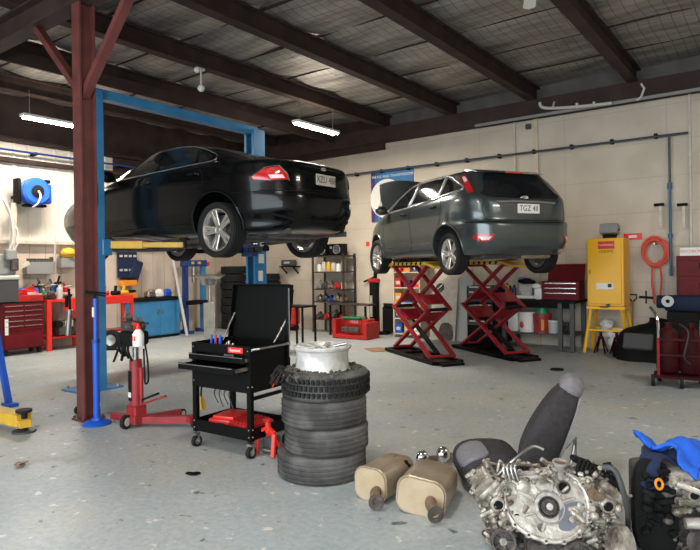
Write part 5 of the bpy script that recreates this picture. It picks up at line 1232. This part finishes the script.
# side bench, maroon chest on top, at right
a, c = unit_box(676,735,YA-.6); t = thing('right_bench', 'dark bench holding the maroon chest at right edge', 'bench', ((a+c)/2,YA-.5,0)); w_ = c-a
M().box((0,0,.96),(w_+.2,.7,.06)).build('worktop','matte_black',t)
for x in (-w_/2,w_/2):
    for y in (-.3,.3): M().box((x,y,.47),(.07,.07,.93)).build('leg','dark_grey',t)
M().box((0,.1,.4),(w_,.5,.7)).build('crate','matte_black',t)
t = thing('maroon_tool_chest', 'maroon tool chest with white stickers on top at right edge', 'tool chest', ((a+c)/2+.02,YA-.5,.99)); M().box((0,0,.35),(w_,.45,.70),.008).build('box','tool_maroon',t)
for k,z in enumerate((.18,.50)): o = M().box((0,-.235,z),(w_*.94,.02,.26),.005).build('drawer','tool_maroon',t); M().box((0,-.25,z+.04),(.16,.02,.10),.02).build('handle','matte_black',o)
o = M().box((-w_*.22,-.232,.765),(w_*.42,.006,.13)).box((-w_*.22,-.22,.74),(w_*.42,.02,.01)).build('sticker','white',t); text('SIDCHROME',.06,XF((-w_*.22,-.237,.77)) @ FACE_Y,'bright_red',o)
o = M().box((w_*.2,-.232,.765),(w_*.35,.006,.15)).box((w_*.2,-.22,.74),(w_*.35,.02,.01)).build('sticker','white',t); text('888',.13,XF((w_*.2,-.237,.765)) @ FACE_Y,'ink',o)
# vice and drum with dark motor in front
p = W(690,372); t = thing('pedestal_grinder', 'dark navy machine on a pedestal in front of the maroon chest', 'machine', (WY(683,300,YA-1.4).x,YA-1.35,0))
M().box((0,.0,.42),(.4,.4,.84),.01).build('pedestal','matte_black',t); M().box((.05,0,.96),(.6,.3,.24),.05,seg=2).cyl((-.35,-.05,.98),(.0,-.05,.98),.10).build('motor','navy_metal',t)
M().lathe([(.03,0),(.08,0),(.085,.04),(.03,.04)],24,XF((-.18,-.2,1.0),rx=90),closed=True).build('dial','pale_grey',t); M().tube([(-.4,-.1,1.04),(-.6,-.1,1.05)],.02).tube([(-.5,-.1,.95),(-.5,-.1,1.15)],.012).build('handle','matte_black',t)
# red hand trolley
p = W(680,386); t = thing('gas_trolley', 'dark red cylinder trolley with chrome handles at right edge', 'trolley', (p.x,p.y,0), 8)
for i,s in enumerate((-1,1)): M().cyl((s*.14,0,.16),(s*.14,0,.62),.01).lathe([(0,.16),(.12,.16),(.14,.19),(.14,.6),(.1,.7),(.04,.74),(.04,.8),(0,.8)],20,XF((s*.13,.12,0))).build('cylinder','dark_maroon',t)
for s in (-1,1):
    M().tube([(s*.24,-.08,.12),(s*.24,-.08,.62)],.018).build('upright','jack_red',t); M().tube(cr([(s*.24,-.08,.62),(s*.24,-.08,.80),(s*.27,-.02,.92),(s*.33,.08,1.0)],5),.018).build('handle','chrome',t)
M().box((0,.06,.12),(.6,.42,.03)).bar((-.24,-.08,.4),(.24,-.08,.4),.02,.03).bar((-.24,-.08,.6),(.24,-.08,.6),.02,.03).build('frame','dark_maroon',t)
for x,y in ((-.3,-.12),(.02,-.16),(.3,-.12),(-.24,.26),(.24,.26)):
    o = M().cyl((x-.025,y,.075),(x+.025,y,.075),.075,n=20).build('wheel','rubber_black',t); M().cyl((x-.028,y,.075),(x+.028,y,.075),.04,n=16).build('wheel_hub','pale_grey',o)
M().tube(cr([(.0,-.05,.8),(.1,-.12,.7),(.05,-.14,.4),(.12,-.1,.3)],5),.012).build('hose','hose_black',t)

# ================================================================ along the left wall
def xl(px, X=-11.8): return WX(px,300,X).y
y0, y1 = xl(1), xl(42.5); yc = (y0+y1)/2; w_ = y1-y0
def left(name, label, cat, y, x=-12.0, group=None): return thing(name, label, cat, (x,y,0), 90, group)   # local -y faces the room (+X); local +x = +Y
t = left('roller_cabinet', 'maroon roller tool cabinet with steel edged drawers at left wall', 'tool cabinet', yc, -11.98)
M().box((0,0,.55),(w_,.46,.86),.008).build('carcass','tool_maroon',t)
for k in range(5):
    for s in (-1,1):
        z = .90-.095*k; o = M().box((s*w_*.235,-.235,z),(w_*.45,.016,.085),.003).build('drawer','tool_maroon',t); M().box((s*w_*.235,-.247,z+.032),(w_*.43,.02,.016),.003).build('handle','chrome',o)
M().box((0,-.24,.26),(w_*.94,.02,.24),.004).build('bottom_door','tool_maroon',t); M().box((0,0,.99),(w_,.46,.02)).build('top_mat','matte_black',t)
M().box((-w_*.42,-.25,.55),(.06,.012,.3)).build('sticker','white',t)
for sx in (-1,1):
    for sy in (-1,1): M().cyl((sx*w_*.4-.02,sy*.16,.06),(sx*w_*.4+.02,sy*.16,.06),.06,n=16).box((sx*w_*.4,sy*.16,.115),(.06,.06,.02)).build('caster','rubber_black',t)
# red steel bits and blue roll on/over it
t = left('red_tool_box', 'open bright red tool box on top of maroon roller cabinet', 'tool box', yc+.16, -11.95); t.location.z = 1.0
M().box((0,0,.06),(.5,.26,.12),.006).bar((-.2,.05,.12),(.15,0,.22),.03,.16).build('box','red',t); M().box((.1,-.02,.15),(.2,.06,.05),.01).build('tray','white',t); M().tube([(-.22,-.06,.12),(-.1,-.06,.24),(.2,-.06,.17)],.012).build('handle','bright_red',t)
# wall bench shelf behind with tools
y0b, y1b = xl(15,-12.2), xl(74,-12.2)
t = left('wall_bench', 'narrow pale bench shelf on left wall above the red bench', 'shelf', (y0b+y1b)/2, -12.17); M().box((0,0,1.12),(y1b-y0b,.34,.04)).build('board','offwhite',t)
for s in (-1,1): M().bar((s*(y1b-y0b)*.4,.15,.85),(s*(y1b-y0b)*.4,-.1,1.1),.03,.03).build('bracket','matte_black',t)
def on_left(name, label, cat, px, z, x=-12.1, group=None): t = left(name, label, cat, xl(px,x), x, group); t.location.z = z; return t
t = on_left('blue_tool_roll','long blue cylinder lying on the pale wall shelf','tool roll',27,1.14); M().cyl((-.25,0,.06),(.2,0,.06),.06,n=16).build('roll','stand_blue',t); M().cyl((-.33,0,.06),(-.25,0,.06),.05).build('end_cap','matte_black',t)
its = [(37,'pliers rack, dark, standing right of the blue roll','matte_black',.24),(41,'dark clamp standing in middle of pale wall shelf','iron',.30),(47,'brown bottle group part on pale wall shelf','rusty',.22),(53,'dark blue grinder standing on the pale wall shelf','dark_blue',.28),(57,'black air tool on pale wall shelf beside dark blue grinder','matte_black',.34),(66,'red drill standing on the pale wall shelf near column','red',.2),(31,'small red upright tool behind blue roll','red',.18)]
for i,(px,lab,m_,hh) in enumerate(its):
    t = on_left('hand_tool',lab,'tool',px,1.14,-12.12,'hand tools on the wall shelf'); M().box((0,0,hh*.25),(.10,.08,hh*.5),.015).bar((0,0,hh*.4),(.06*(-1)**i,0,hh),.035,.03).build('body',m_,t); M().cyl((-.06,-.02,hh*.55),(.08,-.02,hh*.6),.025).build('nose','steel' if i%2 else m_,t)
# shelf with sockets
ya, yb2 = xl(25,-12.25), xl(53,-12.25); t = left('small_wall_shelf', 'brown grey board shelf with a row of dark fittings on left wall', 'shelf', (ya+yb2)/2, -12.24); zz = WX(40,262,-12.2).z
M().box((0,0,zz-.12),(yb2-ya,.18,.24),.004).build('board','grey',t)
for i in range(8):
    s_ = thing('pipe_fitting', '%s dark pipe fitting from the left on brown grey wall shelf' % ('first','second','third','fourth','fifth','sixth','seventh','eighth')[i], 'fitting', (-12.22,ya+.06+(yb2-ya-.1)*i/7,zz), 90, 'row of dark fittings'); M().cyl((0,0,0),(0,0,.07+.03*(i==7)),.035,n=10).cyl((-.03,0,.05),(.04,0,.05),.018).build('body','iron',s_)
t = on_left('yellow_helmet','yellow hard hat on wall shelf beside the maroon column','helmet',69,WX(69,258,-12.15).z,-12.2); M().ball((0,0,.1),(.16,.14,.12)).cyl((0,-.01,.09),(0,-.01,.10),.19).build('shell','yellow',t); M().box((0,0,-.10),(.4,.2,.2),.005).build('shelf_board','grey',t)
# red bench with vice / engine under
y0r, y1r = xl(45,-11.85), xl(84,-11.85); t = left('red_bench', 'bright red steel bench right of maroon roller cabinet', 'bench', (y0r+y1r)/2, -11.98); w_ = y1r-y0r
M().box((0,0,.99),(w_,.44,.05)).build('worktop','bright_red',t); M().box((w_*.22,-.2,.87),(w_*.55,.03,.2)).build('drawer_front','bright_red',t); M().box((0,0,.25),(w_,.42,.03)).build('shelf','red',t)
for sx in (-1,1):
    for sy in (-1,1): M().box((sx*(w_/2-.04),sy*.19,.48),(.09,.05,.96)).build('leg','bright_red',t)
t = thing('small_engine', 'dark small engine with white cover on red bench lower shelf', 'engine', (-11.95,(y0r+y1r)/2+.05,.265), 90)
M().box((0,0,.16),(.42,.3,.3),.04,seg=2).build('block','iron',t); M().box((0,-.16,.25),(.16,.06,.14),.02).build('cover','offwhite',t); M().cyl((-.2,-.1,.25),(-.2,-.18,.25),.07).build('filter','matte_black',t); M().cyl((.18,-.1,.3),(.18,-.2,.3),.06).build('pulley','matte_black',t)
t = thing('bench_vice', 'dark bench vice with green bottle on the red bench', 'vice', (-11.98,xl(50,-11.9),1.015), 90); M().box((0,0,.06),(.2,.14,.1),.02).box((0,-.12,.12),(.14,.1,.1),.02).bar((0,-.1,.1),(0,-.28,.1),.03,.03).build('body','iron',t)
bottle((-12.0,xl(45,-11.95),1.015),.03,.22,'green bottle standing on left end of the red bench','green','white')
bottle((-12.0,xl(61,-11.95),1.015),.06,.28,'pale grey can on the middle of the red bench','pale_grey','white',cat='can',name='spray_can')
# hose reel
p = WX(34,192,XB+.45); t = thing('hose_reel', 'bright blue hose reel on bracket high on left wall', 'hose reel', (XB+.45,p.y,p.z), 90)
sR = .27
M().lathe([(.10,-.12),(sR*.85,-.12),(sR,-.08),(sR,-.03),(sR*.8,0),(sR*.8,.05),(sR,.08),(sR,.12),(sR*.85,.15),(.10,.15)],40,XF(rx=90) @ XF(rx=0),closed=True).build('drum','stand_blue',t)
M().lathe([(0,.15),(.11,.15),(.12,.17),(.05,.18),(0,.18)],24,XF(rx=90)).build('hub','matte_black',t)
M().box((.24,.05,-.02),(.2,.2,.4),.05,seg=2).build('side_housing','stand_blue',t)
M().box((-.27,.1,0),(.08,.2,.5),.02).box((.0,.28,-.1),(.5,.3,.06)).box((.05,.1,-.26),(.42,.2,.05),.02).box((.27,.05,.23),(.12,.12,.07),.02).build('bracket','matte_black',t)
M().tube(cr([(.0,-.18,0),(.0,-.26,-.1),(-.05,-.26,-.24),(-.12,-.2,-.32)],5),.02).build('inlet_hose','pale_grey',t)
M().tube(cr([(.32,.05,.23),(.42,.05,.1),(.44,.05,-.5),(.44,.1,-1.35)],6),.014).build('drop_hose','pale_grey',t)
# grey wheel machine at the left edge
p = W(-2,372); t = thing('workshop_machine', 'grey machine with dark case on top of roller cabinet, hoses rising from it', 'machine', (p.x,p.y,0), 60)
q = WX(4,300,-9.2)
t.location = (-11.95, xl(5), 0)
t.rotation_euler = (0,0,PI/2)
M().box((0,0,1.22),(.46,.4,.42),.01).build('cabinet','dark_grey',t); M().box((0,0,1.47),(.5,.44,.08),.02).build('top','pale_grey',t)
M().box((.0,0,1.72),(.44,.3,.4),.03).box((.1,-.18,1.9),(.2,.1,.2),.02).build('head','grey',t); M().box((.16,-.18,1.72),(.13,.12,.24),.02).build('gauge_box','iron',t)
M().tube(cr([(.1,0,1.9),(.22,0,2.2),(.2,.05,2.7),(.0,.1,3.2),(-.05,.1,3.8),(-.12,.1,4.74)],6),.02).build('supply_hose','pale_grey',t)
M().tube(cr([(.15,.05,1.9),(.3,.0,2.1),(.32,.05,2.4),(.12,.1,2.9),(.02,.14,3.5),(.02,.1,4.74)],6),.014).build('second_hose','conduit',t)
t = thing('swivel_bracket', 'off-white swivel bracket hanging by the left machine', 'bracket', (-12.05, xl(13,-12.0), 0), 90)
M().box((0,.15,1.75),(.14,.5,.1),.02).bar((0,0,1.6),(.05,-.05,2.9),.10,.08).bar((0,0,1.6),(.3,-.05,1.75),.12,.08).build('arm','offwhite',t); M().box((0,.2,1.7),(.1,.3,.06)).build('mount','matte_black',t)
# ---- behind the sedan: blue cupboard, press, pegboard
ya, yb2 = xl(138,-11.75), xl(180,-11.75); t = left('blue_cupboard', 'blue steel cupboard with black top against the left wall', 'cupboard', (ya+yb2)/2, -12.0); w_ = yb2-ya
M().box((0,0,.46),(w_,.5,.8),.01).build('body','lift_blue',t); M().box((0,0,.90),(w_+.06,.56,.07)).build('worktop','matte_black',t)
for s in (-1,1): o = M().box((s*w_*.24,-.255,.45),(w_*.46,.014,.72),.004).build('door','lift_blue',t); M().box((s*w_*.05,-.27,.6),(.02,.02,.1)).build('handle','steel',o)
M().box((0,0,.03),(w_,.46,.06)).build('plinth','matte_black',t)
for i,(px,m_,lab) in enumerate(((150,'steel','silver fittings heap on blue cupboard, left'),(158,'white','white tub on top of the blue cupboard'),(166,'stand_blue','blue plastic tub on right of blue cupboard top'))):
    t = on_left('cupboard_item',lab,'tub',px,.935,-11.95); M().box((0,0,.07),(.22,.2,.14),.03).ball((.04,0,.14),(.09,.08,.05)).build('body',m_,t)
t = left('leaning_pipe','pale steel tube leaning upright beside the blue cupboard','pipe',xl(172,-11.9),-11.9); M().cyl((0,-.2,.02),(-.06,.26,2.0),.035).build('tube','pale_grey',t); t.location.z=.93 if False else 0; t.location.x=-11.55
# hydraulic press
yp = xl(193,-12.0); t = left('hydraulic_press', 'blue H-frame hydraulic press right of the blue cupboard', 'press', yp, -11.95)
M().box((-.27,0,.9),(.1,.12,1.75)).build('post','dark_blue',t); M().box((.27,0,.9),(.1,.12,1.75)).build('post','lift_blue',t); M().box((0,0,1.72),(.72,.16,.16),.01).box((-.27,0,.04),(.12,.5,.08)).box((.27,0,.04),(.12,.5,.08)).build('frame','dark_blue',t)
M().box((0,-.0,.75),(.62,.3,.1)).build('table','matte_black',t); M().cyl((0,0,1.64),(0,0,1.25),.06).build('ram','steel',t); M().box((-.1,-.09,1.73),(.08,.01,.06)).box((.1,-.09,1.73),(.1,.01,.06)).build('label','yellow',t); M().box((.42,0,1.7),(.1,.08,.1),.01).build('gauge','bright_red',t)
# pegboard + bins
ya, yb2 = xl(118,-12.3), xl(137,-12.3); t = left('bin_board', 'navy tool board with bins on wall under the yellow arm', 'tool board', (ya+yb2)/2, -12.3); w_ = yb2-ya
M().box((0,0,1.75),(w_,.04,.7)).build('board','cloth_navy',t)
b = M()
for i in range(4):
    for j in range(2): b.box((-w_*.36+w_*.24*i,-.04,1.58+.32*j),(w_*.14,.02,.05))
b.build('label_strip','pale_grey',t)
M().box((w_*.35,-.06,1.55),(w_*.5,.1,.5),.02,XF(ry=20)).build('side_holder','cloth_navy',t)
for z,lab in ((1.28,'upper of two orange yellow bins hung below the navy tool board'),(.98,'lower of two orange yellow bins hung below the navy board')):
    t = left('storage_bin',lab,'bin',(ya+yb2)/2-.02,-12.255,'orange bins'); M().box((0,0,z),(w_*.8,.18,.13),.01).build('tub','orange',t); M().box((0,-.02,z+.11),(w_*.7,.1,.05),.01).build('contents','matte_black',t)
# red tool trolley behind the transmission jack
t = thing('red_tool_trolley','bright red tool trolley behind transmission jack','trolley',(-11.3,xl(113,-11.3),0),90)
M().box((0,0,.98),(.7,.4,.16),.01).build('top_tray','bright_red',t)
for sx in (-1,1):
    for sy in (-1,1): M().box((sx*.32,sy*.17,.52),(.06,.04,.78)).build('leg','bright_red',t); M().cyl((sx*.32-.02,sy*.17,.065),(sx*.32+.02,sy*.17,.065),.065,n=14).build('caster','rubber_black',t)
M().box((0,0,.35),(.66,.38,.04)).build('shelf','red',t)
for i,(dx,m_,lab) in enumerate(((-.2,'red','red grease gun lying on the red tool trolley'),(.05,'matte_black','black impact gun on the red tool trolley'),(.24,'yellow','small yellow tool on right of the red tool trolley'))):
    s_ = thing('trolley_tool',lab,'tool',(-11.3,xl(113,-11.3)+dx,1.06),90); M().cyl((-.08,0,.05),(.1,0,.05),.045).bar((0,0,.05),(.02,0,.2),.05,.04).build('body',m_,s_)
t = thing('loose_wheel','black wheel standing on floor behind the blue hoist post','wheel',(-9.2,W(110,349).y,0),40); t.location = (W(111,350).x,W(111,350).y,.2)
M().lathe(tyre_prof(.2,.11,.14,2),40,XF(rx=90),closed=True).build('tyre','rubber_black',t); M().lathe([(0,.02),(.1,.03),(.11,.05),(.115,0),(.11,-.05),(0,-.03)],24,XF(rx=90)).build('rim','steel',t)
M().box((0,0,-.19),(.3,.12,.02)).build('chock','matte_black',t)
# tyres stacked in the far corner
pro = None
for i,(px,z,lab) in enumerate(((232,0,'lowest dark tyre of the left corner stack'),(232,1,'second tyre of the left corner stack'),(232,2,'third tyre of the left corner stack'),(232,3,'fourth tyre of left corner stack'),(232,4,'fifth tyre of left corner stack'),(232,5,'sixth tyre of the left corner stack'),(232,6,'seventh tyre of left corner stack'),(232,7,'topmost tyre of the left corner stack'),
      (256,0,'lowest dark tyre of the right corner stack'),(256,1,'second tyre of the right corner stack'),(256,2,'third tyre of right corner stack'),(256,3,'fourth tyre of right corner stack'),(256,4,'fifth tyre of right corner stack'),(256,5,'sixth tyre of right corner stack'),(256,6,'topmost tyre of the right corner stack'))):
    x = (-11.85,-11.05)[px == 256]; y = (10.75,11.2)[px == 256]
    loc = (x+.02*math.sin(i*2.1), y, .1+.205*z)
    if pro is None:
        pro = thing('tyre', lab, 'tyre', loc, 0, 'tyres stacked in the far corner'); M().lathe(tyre_prof(.34,.2,.2,3),40,closed=True).build('carcass','rubber_black',pro)
    else: dup(pro, loc, 0, lab, 'tyres stacked in the far corner')
# black engine hoist parts by the tool cart lid
t = thing('small_black_table','thin black steel table behind the tool cart lid','table',(W(300,352).x,W(300,352).y,0))
M().box((0,0,.86),(.5,.4,.03)).build('tabletop','matte_black',t)
for sx in (-1,1):
    for sy in (-1,1): M().box((sx*.23,sy*.18,.42),(.03,.03,.85)).build('leg','matte_black',t)

# lettering becomes ordinary mesh
for o in FONTS:
    dg = bpy.context.evaluated_depsgraph_get(); me = bpy.data.meshes.new_from_object(o.evaluated_get(dg)); n = bpy.data.objects.new(o.name, me); C.objects.link(n)
    n.parent = o.parent; n.matrix_parent_inverse = o.matrix_parent_inverse.copy(); n.matrix_basis = o.matrix_basis.copy(); nm = o.name.split('.')[0]; bpy.data.objects.remove(o); n.name = nm
# ================================================================ light, world, camera
def area(name, loc, rot, sx, sy, e, col):
    L = bpy.data.lights.new(name,'AREA'); L.shape='RECTANGLE'; L.size=sx; L.size_y=sy; L.energy=e; L.color=col
    o = bpy.data.objects.new(name,L); C.objects.link(o); o.location=loc; o.rotation_euler=[math.radians(a) for a in rot]; return o
# daylight through the open roller door behind the camera
area('door_daylight', (-1.7,YF-.15,2.15), (82,0,0), 10.4, 4.2, DAY, (.86,.94,1.0))
w = bpy.data.worlds.new('daylight'); bpy.context.scene.world = w; w.use_nodes = True
nt = w.node_tree; bg = nt.nodes['Background']; sk = nt.nodes.new('ShaderNodeTexSky'); sk.sky_type = 'HOSEK_WILKIE' ; sk.sun_direction = (.3,-.5,.6); sk.turbidity = 4
nt.links.new(sk.outputs[0], bg.inputs['Color']); bg.inputs['Strength'].default_value = 1.0
cd = bpy.data.cameras.new('camera'); cam = bpy.data.objects.new('camera', cd); C.objects.link(cam)
cam.matrix_world = Matrix.Translation(EYE) @ CAMR.to_4x4()
cd.sensor_width = 36; cd.lens = 36*FPX/700; cd.shift_y = -9/700; cd.clip_start = .05
sc = bpy.context.scene; sc.camera = cam
sc.view_settings.view_transform = 'Standard'; sc.view_settings.look = 'None'; sc.view_settings.gamma = 1; sc.view_settings.exposure = EXPO
